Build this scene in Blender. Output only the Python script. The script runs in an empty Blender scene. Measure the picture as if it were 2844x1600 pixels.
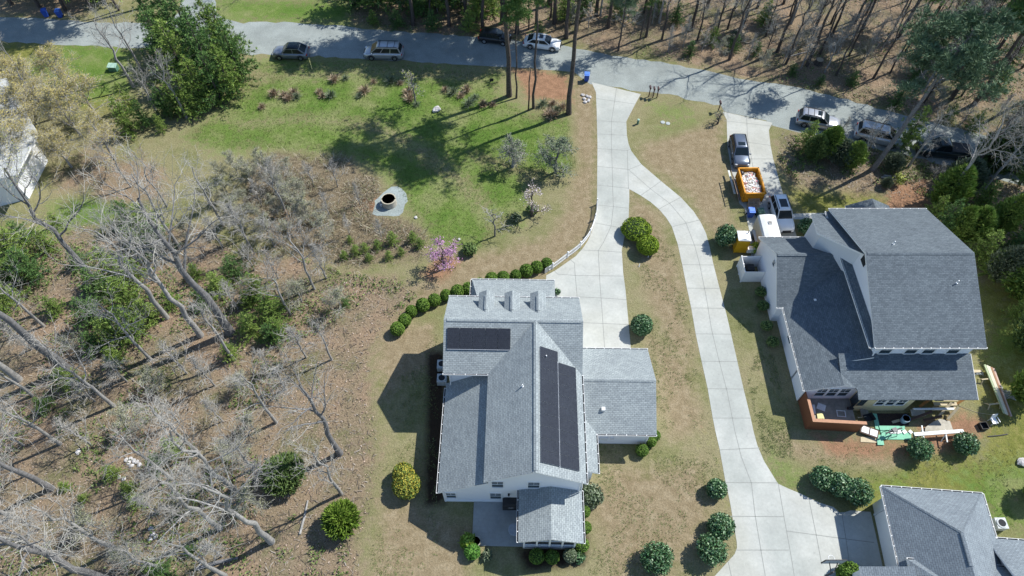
import bpy, math, random
import numpy as np
from mathutils import Vector, Matrix, Quaternion
R_=math.radians
sc=bpy.context.scene
col=sc.collection
# ---------------------------------------------------------------- camera
CH=56.0; TH=math.atan(1255/1896.0); PI_=math.pi/2-TH; FX=1896.0
cd=bpy.data.cameras.new('camera'); cam=bpy.data.objects.new('camera',cd); col.objects.link(cam)
cam.location=(0,0,CH); cam.rotation_euler=(TH,0,0)
cd.sensor_width=36; cd.lens=24; cd.clip_end=2000; cd.clip_start=0.5
sc.camera=cam
# ---------------------------------------------------------------- light
SAZ,SEL=R_(28.5),R_(49)
w=bpy.data.worlds.new('World'); sc.world=w; w.use_nodes=True
nt=w.node_tree; nt.nodes.clear()
so=nt.nodes.new('ShaderNodeOutputWorld'); bg=nt.nodes.new('ShaderNodeBackground'); sk=nt.nodes.new('ShaderNodeTexSky')
sk.sky_type='NISHITA'; sk.sun_disc=False; sk.sun_elevation=SEL; sk.sun_rotation=math.pi/2-SAZ
sk.air_density=1.1; sk.dust_density=0.2; sk.ozone_density=4.0
bg.inputs[1].default_value=0.115
nt.links.new(sk.outputs[0],bg.inputs[0]); nt.links.new(bg.outputs[0],so.inputs[0])
sl=bpy.data.lights.new('sun','SUN'); sl.energy=4.5; sl.angle=R_(0.5); sl.color=(1,0.98,0.92)
su=bpy.data.objects.new('sun',sl); col.objects.link(su)
sd=Vector((math.cos(SEL)*math.cos(SAZ),math.cos(SEL)*math.sin(SAZ),math.sin(SEL)))
su.rotation_euler=sd.to_track_quat('Z','Y').to_euler(); su.location=(60,30,90)
sc.view_settings.view_transform='Standard'; sc.view_settings.look='None'
sc.view_settings.exposure=0.52; sc.view_settings.gamma=1
try:
    sc.cycles.max_bounces=5; sc.cycles.transparent_max_bounces=4
except Exception: pass
# ---------------------------------------------------------------- photo point -> ground point
OV=1.10404
def g(x,y,z=0.0):
    a=x*OV-1422.; b=y*OV-800.
    d=(a,math.cos(PI_)*FX-math.sin(PI_)*b,-math.sin(PI_)*FX-math.cos(PI_)*b)
    t=(z-CH)/d[2]
    return (d[0]*t,d[1]*t)
def g3(x,y,z=0.0):
    q=g(x,y,z); return (q[0],q[1],z)
def height_at(x,y,top):
    B=g(x,y); lo,hi=0.,45.
    for _ in range(40):
        m=(lo+hi)/2; dz=m-CH
        Z=B[1]*math.cos(PI_)-dz*math.sin(PI_); U=B[1]*math.sin(PI_)+dz*math.cos(PI_)
        if (800-FX*U/Z)/OV>top: lo=m
        else: hi=m
    return lo
# ---------------------------------------------------------------- mesh helper
V=Vector
class M:
    def __init__(s): s.v=[]; s.f=[]; s.m=[]
    def face(s,pts,mi=0):
        n=len(s.v); s.v+= [tuple(p) for p in pts]; s.f.append(tuple(range(n,n+len(pts)))); s.m.append(mi); return s
    def prism(s,pts,vec,mi=0,me=None,cap=True):
        me=mi if me is None else me
        n=len(s.v); k=len(pts); vec=V(vec)
        s.v+=[tuple(p) for p in pts]+[tuple(V(p)+vec) for p in pts]
        if cap:
            s.f.append(tuple(range(n,n+k))); s.m.append(mi)
            s.f.append(tuple(range(n+2*k-1,n+k-1,-1))); s.m.append(me)
        for i in range(k):
            j=(i+1)%k; s.f.append((n+i,n+k+i,n+k+j,n+j)); s.m.append(me)
        return s
    def slab(s,pts,t=0.16,mi=0,me=1): return s.prism(pts,(0,0,-t),mi,me)
    def box(s,c,d,rz=0,mi=0,tilt=None):
        x,y,z=d[0]/2,d[1]/2,d[2]/2
        P=[(-x,-y,-z),(x,-y,-z),(x,y,-z),(-x,y,-z),(-x,-y,z),(x,-y,z),(x,y,z),(-x,y,z)]
        m=Matrix.Translation(V(c))@Matrix.Rotation(rz,4,'Z')
        if tilt is not None: m=m@Matrix.Rotation(tilt[0],4,tilt[1])
        n=len(s.v); s.v+=[tuple(m@V(p)) for p in P]
        for q in ((3,2,1,0),(4,5,6,7),(0,1,5,4),(1,2,6,5),(2,3,7,6),(3,0,4,7)):
            s.f.append(tuple(n+i for i in q)); s.m.append(mi)
        return s
    def beam(s,a,b,w_,h,mi=0):
        a=V(a); b=V(b); d=(b-a).normalized(); up=V((0,0,1))
        if abs(d.z)>.95: up=V((0,1,0))
        r=d.cross(up).normalized()*w_/2; u=r.cross(d).normalized()*h/2
        return s.prism([a-r-u,a-r+u,a+r+u,a+r-u],b-a,mi)
    def tube(s,pts,rs,n=6,mi=0,cap=True):
        k0=len(s.v); L=len(pts); prev=None
        for i,p in enumerate(pts):
            p=V(p)
            if i==0: d=V(pts[1])-p
            elif i==L-1: d=p-V(pts[-2])
            else: d=V(pts[i+1])-V(pts[i-1])
            if d.length<1e-6: d=V((0,0,1))
            d.normalize()
            if prev is None:
                a=V((1,0,0)) if abs(d.x)<.8 else V((0,1,0)); a=(a-d*a.dot(d)).normalized()
            else:
                a=prev-d*prev.dot(d)
                a=a.normalized() if a.length>1e-5 else V((1,0,0))
            prev=a; b=d.cross(a); r=rs[i] if hasattr(rs,'__len__') else rs
            for j in range(n):
                t=2*math.pi*j/n; s.v.append(tuple(p+a*(r*math.cos(t))+b*(r*math.sin(t))))
        for i in range(L-1):
            for j in range(n):
                q=k0+i*n; s.f.append((q+j,q+(j+1)%n,q+n+(j+1)%n,q+n+j)); s.m.append(mi)
        if cap:
            s.f.append(tuple(range(k0+n-1,k0-1,-1))); s.m.append(mi)
            q=k0+(L-1)*n; s.f.append(tuple(range(q,q+n))); s.m.append(mi)
        return s
    def lathe(s,c,prof,n=16,mi=0):
        return s.tube([(c[0],c[1],c[2]+z) for r,z in prof],[r for r,z in prof],n,mi)
    def ell(s,c,r,mi=0,nu=10,nv=7,rnd=None,amp=0):
        k0=len(s.v)
        for i in range(nv+1):
            ph=math.pi*i/nv
            for j in range(nu):
                t=2*math.pi*j/nu; k=1+(rnd.uniform(-amp,amp) if rnd else 0)
                s.v.append((c[0]+r[0]*math.sin(ph)*math.cos(t)*k,c[1]+r[1]*math.sin(ph)*math.sin(t)*k,c[2]+r[2]*math.cos(ph)*k))
        for i in range(nv):
            for j in range(nu):
                a=k0+i*nu; s.f.append((a+j,a+nu+j,a+nu+(j+1)%nu,a+(j+1)%nu)); s.m.append(mi)
        return s
    def mesh(s,name,mats,org=(0,0,0),smooth=False,uv=True,flip=False):
        me=bpy.data.meshes.new(name)
        o=V(org); vs=[tuple(V(p)-o) for p in s.v] if o.length>0 else s.v
        me.from_pydata(vs,[],s.f)
        for m_ in (mats if isinstance(mats,(list,tuple)) else [mats]): me.materials.append(m_)
        nm=len(me.materials)
        me.polygons.foreach_set('material_index',[min(i,nm-1) for i in s.m])
        if smooth: me.polygons.foreach_set('use_smooth',[True]*len(s.f))
        if uv:
            ul=me.uv_layers.new(name='UVMap')
            for p in me.polygons:
                n=p.normal
                if n.z<0: n=-n
                u=V((0,0,1)).cross(n)
                u=V((1,0,0)) if u.length<0.02 else u.normalized()
                v=n.cross(u)
                for li in p.loop_indices:
                    c=V(s.v[me.loops[li].vertex_index]); ul.data[li].uv=(c.dot(u),c.dot(v))
        me.update()
        return me
    def build(s,name,mats,parent=None,org=(0,0,0),smooth=False,uv=True):
        ob=bpy.data.objects.new(name,s.mesh(name,mats,org,smooth,uv)); col.objects.link(ob)
        if parent is not None: ob.parent=parent
        return ob
def thing(name,label,cat,loc=(0,0,0),rz=0,group=None):
    o=bpy.data.objects.new(name,None); col.objects.link(o); o.location=loc; o.rotation_euler=(0,0,rz)
    o.empty_display_size=.3
    o['label']=label; o['category']=cat
    if group: o['group']=group
    return o
def tag(o,label=None,cat=None,group=None,kind=None):
    if label: o['label']=label
    if cat: o['category']=cat
    if group: o['group']=group
    if kind: o['kind']=kind
    return o
def dup(root,loc,rz=0,scale=1,label=None,group=None):
    r=root.copy(); col.objects.link(r); r.location=loc; r.rotation_euler=(0,0,rz)
    r.scale=(scale,)*3 if not hasattr(scale,'__len__') else scale
    if label: r['label']=label
    if group: r['group']=group
    for ch in list(root.children):
        c=ch.copy(); col.objects.link(c); c.parent=r
        for gg in list(ch.children):
            d=gg.copy(); col.objects.link(d); d.parent=c
    return r
# ---------------------------------------------------------------- materials
def newmat(name):
    m=bpy.data.materials.new(name); m.use_nodes=True
    b=m.node_tree.nodes['Principled BSDF']; return m,m.node_tree,b
def N(nt,t,**k):
    n=nt.nodes.new(t)
    for a,v in k.items(): setattr(n,a,v)
    return n
def ramp(nt,fac,stops):
    r=N(nt,'ShaderNodeValToRGB'); e=r.color_ramp.elements
    e[0].position=stops[0][0]; e[0].color=(*stops[0][1],1)
    e[1].position=stops[-1][0]; e[1].color=(*stops[-1][1],1)
    for p,c in stops[1:-1]:
        q=e.new(p); q.color=(*c,1)
    nt.links.new(fac,r.inputs[0]); return r.outputs[0]
def noise(nt,scale,detail=4,rough=.6,vec=None,dist=0):
    n=N(nt,'ShaderNodeTexNoise'); n.inputs['Scale'].default_value=scale; n.inputs['Detail'].default_value=detail
    n.inputs['Roughness'].default_value=rough; n.inputs['Distortion'].default_value=dist
    if vec is None:
        gm=N(nt,'ShaderNodeNewGeometry'); vec=gm.outputs['Position']
    nt.links.new(vec,n.inputs['Vector']); return n.outputs[0]
def plain(name,c,rough=.6,metal=0,var=.12,scale=6,spec=.3,bump=0):
    m,nt,b=newmat(name)
    tc=N(nt,'ShaderNodeTexCoord')
    f=noise(nt,scale,4,.6,tc.outputs['Object'])
    lo=tuple(x*(1-var) for x in c); hi=tuple(min(1,x*(1+var)) for x in c)
    nt.links.new(ramp(nt,f,[(.3,lo),(.7,hi)]),b.inputs['Base Color'])
    b.inputs['Roughness'].default_value=rough; b.inputs['Metallic'].default_value=metal
    b.inputs['Specular IOR Level'].default_value=spec
    if bump:
        bp=N(nt,'ShaderNodeBump'); bp.inputs['Strength'].default_value=bump; bp.inputs['Distance'].default_value=.03
        nt.links.new(f,bp.inputs['Height']); nt.links.new(bp.outputs[0],b.inputs['Normal'])
    return m
def island(name,stops,rough=.7,trans=0.0,big=None):
    m,nt,b=newmat(name)
    gm=N(nt,'ShaderNodeNewGeometry')
    f=gm.outputs['Random Per Island']
    if big:
        oi=N(nt,'ShaderNodeObjectInfo')
        ad=N(nt,'ShaderNodeMath',operation='MULTIPLY_ADD'); ad.inputs[1].default_value=big; 
        nt.links.new(oi.outputs['Random'],ad.inputs[0])
        mu=N(nt,'ShaderNodeMath',operation='MULTIPLY'); mu.inputs[1].default_value=1-big
        nt.links.new(f,mu.inputs[0]); nt.links.new(mu.outputs[0],ad.inputs[2]); f=ad.outputs[0]
    nt.links.new(ramp(nt,f,stops),b.inputs['Base Color'])
    b.inputs['Roughness'].default_value=rough; b.inputs['Specular IOR Level'].default_value=.25
    return m
def shingle(name,c1,c2,mort,bw=.3,rh=.15):
    m,nt,b=newmat(name)
    uv=N(nt,'ShaderNodeUVMap'); br=N(nt,'ShaderNodeTexBrick')
    br.inputs['Color1'].default_value=(*c1,1); br.inputs['Color2'].default_value=(*c2,1); br.inputs['Mortar'].default_value=(*mort,1)
    br.inputs['Scale'].default_value=1; br.inputs['Brick Width'].default_value=bw; br.inputs['Row Height'].default_value=rh
    br.inputs['Mortar Size'].default_value=.014; br.inputs['Mortar Smooth'].default_value=.6; br.inputs['Bias'].default_value=0
    nt.links.new(uv.outputs[0],br.inputs['Vector'])
    f=noise(nt,.5,5,.65); f2=noise(nt,9,3,.7)
    mx=N(nt,'ShaderNodeMixRGB',blend_type='MULTIPLY'); mx.inputs[0].default_value=1
    nt.links.new(br.outputs[0],mx.inputs[1]); nt.links.new(ramp(nt,f,[(.3,(.86,.86,.87)),(.7,(1.06,1.06,1.05))]),mx.inputs[2])
    mx2=N(nt,'ShaderNodeMixRGB',blend_type='MULTIPLY'); mx2.inputs[0].default_value=1
    nt.links.new(mx.outputs[0],mx2.inputs[1]); nt.links.new(ramp(nt,f2,[(.3,(.78,.78,.8)),(.7,(1.18,1.18,1.16))]),mx2.inputs[2])
    nt.links.new(mx2.outputs[0],b.inputs['Base Color']); b.inputs['Roughness'].default_value=.9
    b.inputs['Specular IOR Level'].default_value=.25
    bp=N(nt,'ShaderNodeBump'); bp.inputs['Strength'].default_value=.6; bp.inputs['Distance'].default_value=.02
    nt.links.new(br.outputs['Fac'],bp.inputs['Height']); bp.invert=True; nt.links.new(bp.outputs[0],b.inputs['Normal'])
    return m
def siding(name,c,rh=.14,k=.8):
    m,nt,b=newmat(name)
    gm=N(nt,'ShaderNodeNewGeometry'); sp=N(nt,'ShaderNodeSeparateXYZ'); nt.links.new(gm.outputs['Position'],sp.inputs[0])
    md=N(nt,'ShaderNodeMath',operation='FRACT'); dv=N(nt,'ShaderNodeMath',operation='DIVIDE'); dv.inputs[1].default_value=rh
    nt.links.new(sp.outputs[2],dv.inputs[0]); nt.links.new(dv.outputs[0],md.inputs[0])
    nt.links.new(ramp(nt,md.outputs[0],[(0,tuple(x*k for x in c)),(.18,c),(1,c)]),b.inputs['Base Color'])
    b.inputs['Roughness'].default_value=.6
    return m
def glossy(name,c,rough=.25,metal=0,coat=.0):
    m,nt,b=newmat(name); b.inputs['Base Color'].default_value=(*c,1); b.inputs['Roughness'].default_value=rough
    b.inputs['Metallic'].default_value=metal; b.inputs['Coat Weight'].default_value=coat
    return m
ROOF=shingle('gray_shingles',(.34,.375,.38),(.265,.295,.305),(.13,.15,.155))
ROOF2=shingle('dark_shingles',(.15,.178,.20),(.105,.127,.145),(.07,.085,.10))
ROOF3=shingle('pale_shingles',(.24,.275,.30),(.19,.22,.245),(.10,.115,.13))
WHITE=plain('white_trim',(.80,.80,.79),.5,var=.03)
SID=siding('white_siding',(.83,.84,.87)); SIDY=siding('cream_siding',(.62,.55,.33)); SIDG=siding('gray_siding',(.66,.68,.70))
GLASS=glossy('window_glass',(.03,.05,.06),.08); DARK=plain('dark_gap',(.02,.022,.025),.8)
SCREEN=glossy('dark_screen',(.02,.025,.03),.5)
def concrete(name,c):
    m,nt,b=newmat(name)
    f=noise(nt,.55,5,.65); f2=noise(nt,4,6,.75)
    mx=N(nt,'ShaderNodeMixRGB',blend_type='MULTIPLY'); mx.inputs[0].default_value=1
    nt.links.new(ramp(nt,f,[(.25,tuple(x*.84 for x in c)),(.75,tuple(x*1.08 for x in c))]),mx.inputs[1])
    f3=noise(nt,.13,3,.5); f4=noise(nt,1.6,6,.8,dist=1.5)
    my=N(nt,'ShaderNodeMixRGB',blend_type='MULTIPLY'); my.inputs[0].default_value=1
    nt.links.new(ramp(nt,f3,[(.38,(.84,.86,.86)),(.5,(1,1,1)),(.62,(.93,.92,.89))]),my.inputs[1]); nt.links.new(ramp(nt,f4,[(.30,(.80,.80,.80)),(.42,(1,1,1)),(.6,(1.0,1.0,1.0)),(.72,(1.07,1.07,1.06))]),my.inputs[2])
    mz=N(nt,'ShaderNodeMixRGB',blend_type='MULTIPLY'); mz.inputs[0].default_value=1
    nt.links.new(ramp(nt,f2,[(.3,(.88,.88,.88)),(.7,(1.06,1.06,1.06))]),mz.inputs[1]); nt.links.new(my.outputs[0],mz.inputs[2]); nt.links.new(mz.outputs[0],mx.inputs[2])
    nt.links.new(mx.outputs[0],b.inputs['Base Color']); b.inputs['Roughness'].default_value=.85; b.inputs['Specular IOR Level'].default_value=.2
    return m
CONC=concrete('driveway_concrete',(.465,.47,.435)); CONCG=concrete('patio_concrete',(.36,.37,.36))
JOINT=plain('joint_dark',(.26,.265,.245),.9)
def gravel(name,c,sc_=3.0):
    m,nt,b=newmat(name)
    f=noise(nt,.35,6,.65); f2=noise(nt,sc_*3,6,.85)
    mx=N(nt,'ShaderNodeMixRGB',blend_type='MULTIPLY'); mx.inputs[0].default_value=1
    nt.links.new(ramp(nt,f,[(.3,tuple(x*.78 for x in c)),(.55,c),(.75,tuple(x*1.2 for x in c))]),mx.inputs[1])
    nt.links.new(ramp(nt,f2,[(.3,(.6,.6,.6)),(.7,(1.35,1.35,1.32))]),mx.inputs[2])
    nt.links.new(mx.outputs[0],b.inputs['Base Color']); b.inputs['Roughness'].default_value=.95; b.inputs['Specular IOR Level'].default_value=.15
    bp=N(nt,'ShaderNodeBump'); bp.inputs['Strength'].default_value=.4; bp.inputs['Distance'].default_value=.04
    nt.links.new(f2,bp.inputs['Height']); nt.links.new(bp.outputs[0],b.inputs['Normal'])
    return m
ROADM=gravel('road_gravel',(.28,.305,.295)); GRAVM=gravel('pad_gravel',(.29,.33,.325),2)
BARK=plain('gray_bark',(.17,.165,.165),.95,var=.35,scale=5,bump=.5)
BARKL=plain('pale_bark',(.30,.29,.275),.95,var=.3,scale=5,bump=.4)
BARKD=plain('dark_bark',(.085,.07,.062),.95,var=.4,scale=5,bump=.5)
TWIG=plain('pale_twigs',(.33,.315,.285),.95,var=.25,scale=1.5)
TWIGB=plain('brown_twigs',(.22,.19,.165),.95,var=.3,scale=1.5)
PINE=island('pine_needles',[(0,(.03,.085,.025)),(.5,(.085,.17,.045)),(1,(.20,.31,.08))],big=.35)
PINEY=island('light_pine_needles',[(0,(.08,.15,.03)),(.5,(.19,.29,.055)),(1,(.34,.42,.11))],big=.3)
PINEG=island('gray_pine_needles',[(0,(.06,.10,.055)),(.5,(.13,.20,.11)),(1,(.24,.32,.18))],big=.3)
CEDAR=island('cedar_foliage',[(0,(.05,.095,.03)),(.5,(.12,.185,.055)),(1,(.23,.30,.10))],big=.35)
HOLLY=island('glossy_leaves',[(0,(.025,.075,.03)),(.5,(.065,.15,.06)),(.85,(.16,.26,.12)),(1,(.32,.42,.27))],rough=.4)
BOX=island('clipped_leaves',[(0,(.05,.10,.015)),(.5,(.10,.19,.025)),(1,(.2,.3,.05))],big=.25)
BOXY=island('yellow_clipped_leaves',[(0,(.08,.14,.01)),(.5,(.17,.26,.015)),(1,(.28,.37,.04))])
GOLD=island('golden_leaves',[(0,(.05,.10,.02)),(.45,(.16,.21,.04)),(.7,(.34,.30,.04)),(1,(.5,.42,.08))])
LIME=island('lime_leaves',[(0,(.10,.18,.02)),(.5,(.2,.32,.04)),(1,(.35,.45,.09))])
YEL=island('ochre_buds',[(0,(.27,.21,.06)),(.5,(.42,.35,.11)),(1,(.55,.48,.2))])
YGR=island('fresh_leaves',[(0,(.2,.25,.05)),(.5,(.34,.38,.08)),(1,(.5,.48,.14))])
BUD=island('orange_buds',[(0,(.22,.12,.05)),(.5,(.36,.2,.08)),(1,(.45,.3,.13))])
PINKM=island('pink_blossom',[(0,(.26,.12,.23)),(.5,(.41,.21,.36)),(1,(.52,.33,.47))])
BLOS=island('white_blossom',[(0,(.3,.24,.23)),(.5,(.5,.42,.41)),(1,(.72,.66,.64))])
PALEG=island('pale_green_buds',[(0,(.14,.15,.08)),(.5,(.26,.27,.15)),(1,(.42,.42,.28))])
GTUFT=island('gray_green_leaves',[(0,(.06,.09,.05)),(.5,(.13,.17,.10)),(1,(.24,.27,.18))])
DRY=island('dry_stems',[(0,(.12,.08,.05)),(.4,(.24,.17,.11)),(.8,(.38,.29,.2)),(1,(.5,.43,.34))])
STICK=island('fallen_sticks',[(0,(.08,.065,.05)),(.6,(.2,.165,.13)),(1,(.38,.34,.29))])
GRASSM=island('grass_blades',[(0,(.06,.10,.02)),(.5,(.12,.18,.035)),(1,(.22,.25,.08))])
STRAWM=island('straw_blades',[(0,(.20,.16,.09)),(.5,(.32,.26,.15)),(1,(.44,.37,.24))])
# ================================================================ GROUND
def inside_dist(px,py,poly):
    """signed distance (positive inside) of arrays px,py to polygon"""
    P=np.array(poly,float); n=len(P); d=np.full(px.shape,1e9); ins=np.zeros(px.shape,bool)
    for i in range(n):
        a=P[i]; b=P[(i+1)%n]; e=b-a; wx=px-a[0]; wy=py-a[1]
        t=np.clip((wx*e[0]+wy*e[1])/(e@e+1e-9),0,1)
        d=np.minimum(d,np.hypot(wx-t*e[0],wy-t*e[1]))
        c=(a[1]>py)!=(b[1]>py)
        with np.errstate(divide='ignore',invalid='ignore'):
            xx=(b[0]-a[0])*(py-a[1])/(b[1]-a[1]+1e-12)+a[0]
        ins^=(c&(px<xx))
    return np.where(ins,d,-d)
def gp(poly): return [g(*q) for q in poly]
Z_LIT=[[(-500,590),(90,620),(230,560),(330,600),(470,560),(560,600),(640,640),(760,650),(880,690),(1000,700),(1050,745),(960,830),(925,900),(935,1000),(945,1120),(940,1210),(930,1290),(900,1360),(905,1449),(850,1700),(-800,1700)],
 [(150,400),(260,380),(400,430),(420,520),(250,510),(130,460)],
 [(900,60),(1050,82),(1400,105),(1700,155),(2000,218),(2300,290),(2600,365),(3200,560),(3200,-500),(820,-500),(830,-60)],
 [(250,-300),(220,35),(90,38),(-300,20),(-300,-300)],
 [(1965,330),(2100,352),(2300,400),(2576,470),(2900,560),(2900,760),(2560,700),(2480,600),(2400,500),(2270,500),(2150,480),(2010,470),(1960,420)]]
Z_GRN=[[(640,165),(700,150),(900,158),(1100,170),(1262,190),(1240,240),(1330,290),(1430,300),(1450,420),(1350,470),(1300,560),(1200,630),(1085,610),(1060,560),(1030,520),(985,455),(900,395),(800,378),(660,372),(560,380),(470,345),(540,290),(620,240)],
 [(1655,270),(1722,278),(1718,294),(1662,288)],[(1665,332),(1700,318),(1745,302),(1762,316),(1732,346),(1690,348)],
 [(545,0),(900,0),(940,60),(820,58),(560,50)],
 [(1960,1160),(2010,1165),(2010,1235),(1960,1205)],[(2170,1175),(2290,1180),(2290,1230),(2180,1215)],
 [(2390,1190),(2640,1170),(2640,1340),(2480,1320)],[(130,520),(260,470),(330,540),(300,640),(120,640)],
 [(170,100),(330,120),(330,240),(200,260),(60,180)],[(1060,800),(1110,790),(1110,850),(1070,850)],[(2500,820),(2640,820),(2640,900),(2510,900)]]
Z_STR=[[(1436,180),(1500,215),(1500,560),(1440,640),(1360,700),(1320,660),(1420,540),(1450,420)],
 [(1700,330),(1818,300),(1830,520),(1870,620),(1790,600),(1740,500),(1640,420),(1600,380)],
 [(1586,480),(1650,540),(1690,620),(1720,760),(1740,900),(1700,900),(1640,760),(1600,640)],
 [(1640,860),(1740,900),(1760,1060),(1700,1110),(1660,1000)],
 [(1540,1180),(1760,1160),(1790,1300),(1700,1449),(1540,1449),(1500,1300)],
 [(1180,640),(1360,600),(1380,660),(1180,720),(1000,810),(960,850),(1010,740)],
 [(950,850),(1100,800),(1110,900),(960,1010)],[(960,1250),(1180,1330),(1180,1480),(930,1480)],
 [(1960,1100),(2170,1130),(2290,1150),(2240,1190),(2000,1160)]]
Z_DRT=[[(1285,170),(1430,190),(1440,260),(1330,245)],[(2040,1090),(2130,1108),(2300,1115),(2330,1060),(2420,1040),(2480,1060),(2450,1120),(2250,1150),(2100,1150)],
 [(2230,470),(2330,450),(2350,540),(2230,560)],[(1120,640),(1160,655),(1110,710),(1060,690)],[(900,505),(960,505),(950,530),(905,530)]]
Z_BRM=[[(700,385),(860,398),(950,450),(965,500),(960,540),(1040,560),(1075,600),(1060,655),(900,670),(820,650),(740,620),(640,560),(600,470),(640,410)]]
Z_YGR=[[(2450,740),(2700,700),(2900,1449),(2500,1290),(2450,1180),(2480,1100),(2470,900)],[(2180,1150),(2600,1130),(2600,1300),(2100,1290)],[(0,100),(330,120),(300,260),(240,300),(100,200),(0,200)],[(1990,470),(2130,490),(2230,480),(2250,530),(2010,540)]]
Z_MULCH=[[(1075,885),(1120,885),(1120,1270),(1070,1270)],[(1300,1375),(1480,1350),(1470,1420),(1320,1440)]]  # dark brown mulch beds along the solar-panel house
Z_BAND=[[(560,300),(760,285),(950,300),(1080,360),(1180,440),(1270,550),(1235,570),(1140,480),(1035,395),(915,335),(760,312),(600,330)],[(640,180),(900,176),(1200,186),(1210,205),(900,200),(650,210)],[(1180,380),(1300,400),(1420,470),(1380,500),(1280,440),(1170,405)]]
def build_ground():
    xs=np.arange(-125,125.01,.5); ys=np.arange(-12,150.01,.5)
    nx,ny=len(xs),len(ys)
    X,Y=np.meshgrid(xs,ys)
    # far ring so that the sheet reaches the horizon
    X2=X.copy(); Y2=Y.copy()
    X2[:,0]=-1500; X2[:,-1]=1500; Y2[0,:]=-1200; Y2[-1,:]=1500
    co=np.stack([X2.ravel(),Y2.ravel(),np.zeros(nx*ny)],1)
    idx=np.arange(nx*ny).reshape(ny,nx)
    F=np.stack([idx[:-1,:-1].ravel(),idx[:-1,1:].ravel(),idx[1:,1:].ravel(),idx[1:,:-1].ravel()],1)
    me=bpy.data.meshes.new('ground'); me.from_pydata(co.tolist(),[],F.tolist())
    px,py=X.ravel(),Y.ravel()
    def wgt(zs,soft):
        wv=np.zeros(px.shape)
        for z in zs: wv=np.maximum(wv,np.clip(.5+inside_dist(px,py,gp(z))/(2*soft),0,1))
        return wv
    wb=wgt(Z_BAND,1.5)
    A=np.stack([np.clip(wgt(Z_GRN,2.5)-.75*wb,0,1),wgt(Z_LIT,2.0),wgt(Z_STR,2.0),wgt(Z_DRT,1.2)],1)
    B=np.stack([wgt(Z_BRM,1.5),wgt(Z_YGR,3.0),wgt(Z_MULCH,.8),np.ones(px.shape)],1)
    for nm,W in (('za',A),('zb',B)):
        at=me.attributes.new(nm,'FLOAT_COLOR','POINT'); at.data.foreach_set('color',W.astype(np.float32).ravel())
    m,nt,b=newmat('ground_cover'); L=nt.links.new
    gm=N(nt,'ShaderNodeNewGeometry'); pos=gm.outputs['Position']
    n1=noise(nt,.20,7,.66,pos); n2=noise(nt,1.3,6,.7,pos); n3=noise(nt,6,5,.75,pos); n4=noise(nt,15,4,.8,pos)
    def mix(a,b_,f,bt='MIX'):
        x=N(nt,'ShaderNodeMixRGB',blend_type=bt); L(f,x.inputs[0]) if not isinstance(f,(int,float)) else setattr(x.inputs[0],'default_value',f)
        for i,q in ((1,a),(2,b_)):
            if isinstance(q,tuple): x.inputs[i].default_value=(*q,1)
            else: L(q,x.inputs[i])
        return x.outputs[0]
    def mask(s,amp=.55):
        a=N(nt,'ShaderNodeMath',operation='SUBTRACT'); L(n2,a.inputs[0]); a.inputs[1].default_value=.5
        b1=N(nt,'ShaderNodeMath',operation='SUBTRACT'); L(n1,b1.inputs[0]); b1.inputs[1].default_value=.5
        ab=N(nt,'ShaderNodeMath',operation='ADD'); L(a.outputs[0],ab.inputs[0]); L(b1.outputs[0],ab.inputs[1])
        c=N(nt,'ShaderNodeMath',operation='MULTIPLY_ADD'); L(ab.outputs[0],c.inputs[0]); c.inputs[1].default_value=amp*2.2; L(s,c.inputs[2])
        d=N(nt,'ShaderNodeMapRange'); L(c.outputs[0],d.inputs[0]); d.inputs[1].default_value=.28; d.inputs[2].default_value=.72; d.clamp=True
        return d.outputs[0]
    def attr(nm):
        a=N(nt,'ShaderNodeAttribute'); a.attribute_name=nm; s=N(nt,'ShaderNodeSeparateColor'); L(a.outputs['Color'],s.inputs[0]); return s.outputs,a.outputs['Alpha']
    (za,za4),(zb,_)=attr('za'),attr('zb')
    base=ramp(nt,n2,[(.25,(.155,.145,.07)),(.5,(.225,.205,.115)),(.75,(.295,.265,.17))])
    patch=ramp(nt,n1,[(.40,(.125,.15,.05)),(.49,(.215,.205,.11)),(.60,(.27,.23,.15))])
    base=mix(base,patch,.45)
    ygr=ramp(nt,n2,[(.3,(.10,.115,.025)),(.5,(.17,.175,.05)),(.7,(.25,.22,.09))])
    grn=mix(ramp(nt,n2,[(.25,(.055,.105,.02)),(.5,(.115,.178,.042)),(.72,(.205,.24,.095))]),ramp(nt,n1,[(.38,(.065,.14,.02)),(.5,(.135,.19,.05)),(.62,(.24,.235,.12))]),.6)
    lit=mix(ramp(nt,n3,[(.28,(.08,.065,.045)),(.5,(.20,.16,.118)),(.75,(.365,.31,.245))]),ramp(nt,n1,[(.38,(.115,.125,.05)),(.46,(.205,.165,.11)),(.60,(.29,.20,.14))]),.6)
    strw=ramp(nt,n2,[(.25,(.17,.13,.08)),(.5,(.25,.198,.13)),(.75,(.335,.275,.195))])
    drt=ramp(nt,n2,[(.3,(.2,.115,.075)),(.7,(.34,.2,.13))])
    brm=ramp(nt,n3,[(.3,(.08,.065,.045)),(.55,(.20,.16,.11)),(.75,(.34,.285,.21))])
    c=mix(base,ygr,mask(zb[1],.9)); c=mix(c,grn,mask(za[0],.8)); c=mix(c,strw,mask(za[2],.35)); c=mix(c,lit,mask(za[1],.5)); c=mix(c,brm,mask(zb[0])); c=mix(c,drt,mask(za4))
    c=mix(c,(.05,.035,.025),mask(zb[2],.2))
    c=mix(c,ramp(nt,n3,[(.3,(.72,.74,.7)),(.7,(1.25,1.24,1.22))]),1.0,'MULTIPLY')
    c=mix(c,ramp(nt,n4,[(.3,(.66,.66,.64)),(.7,(1.35,1.34,1.3))]),1.0,'MULTIPLY')
    L(c,b.inputs['Base Color']); b.inputs['Roughness'].default_value=1; b.inputs['Specular IOR Level'].default_value=.05
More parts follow.
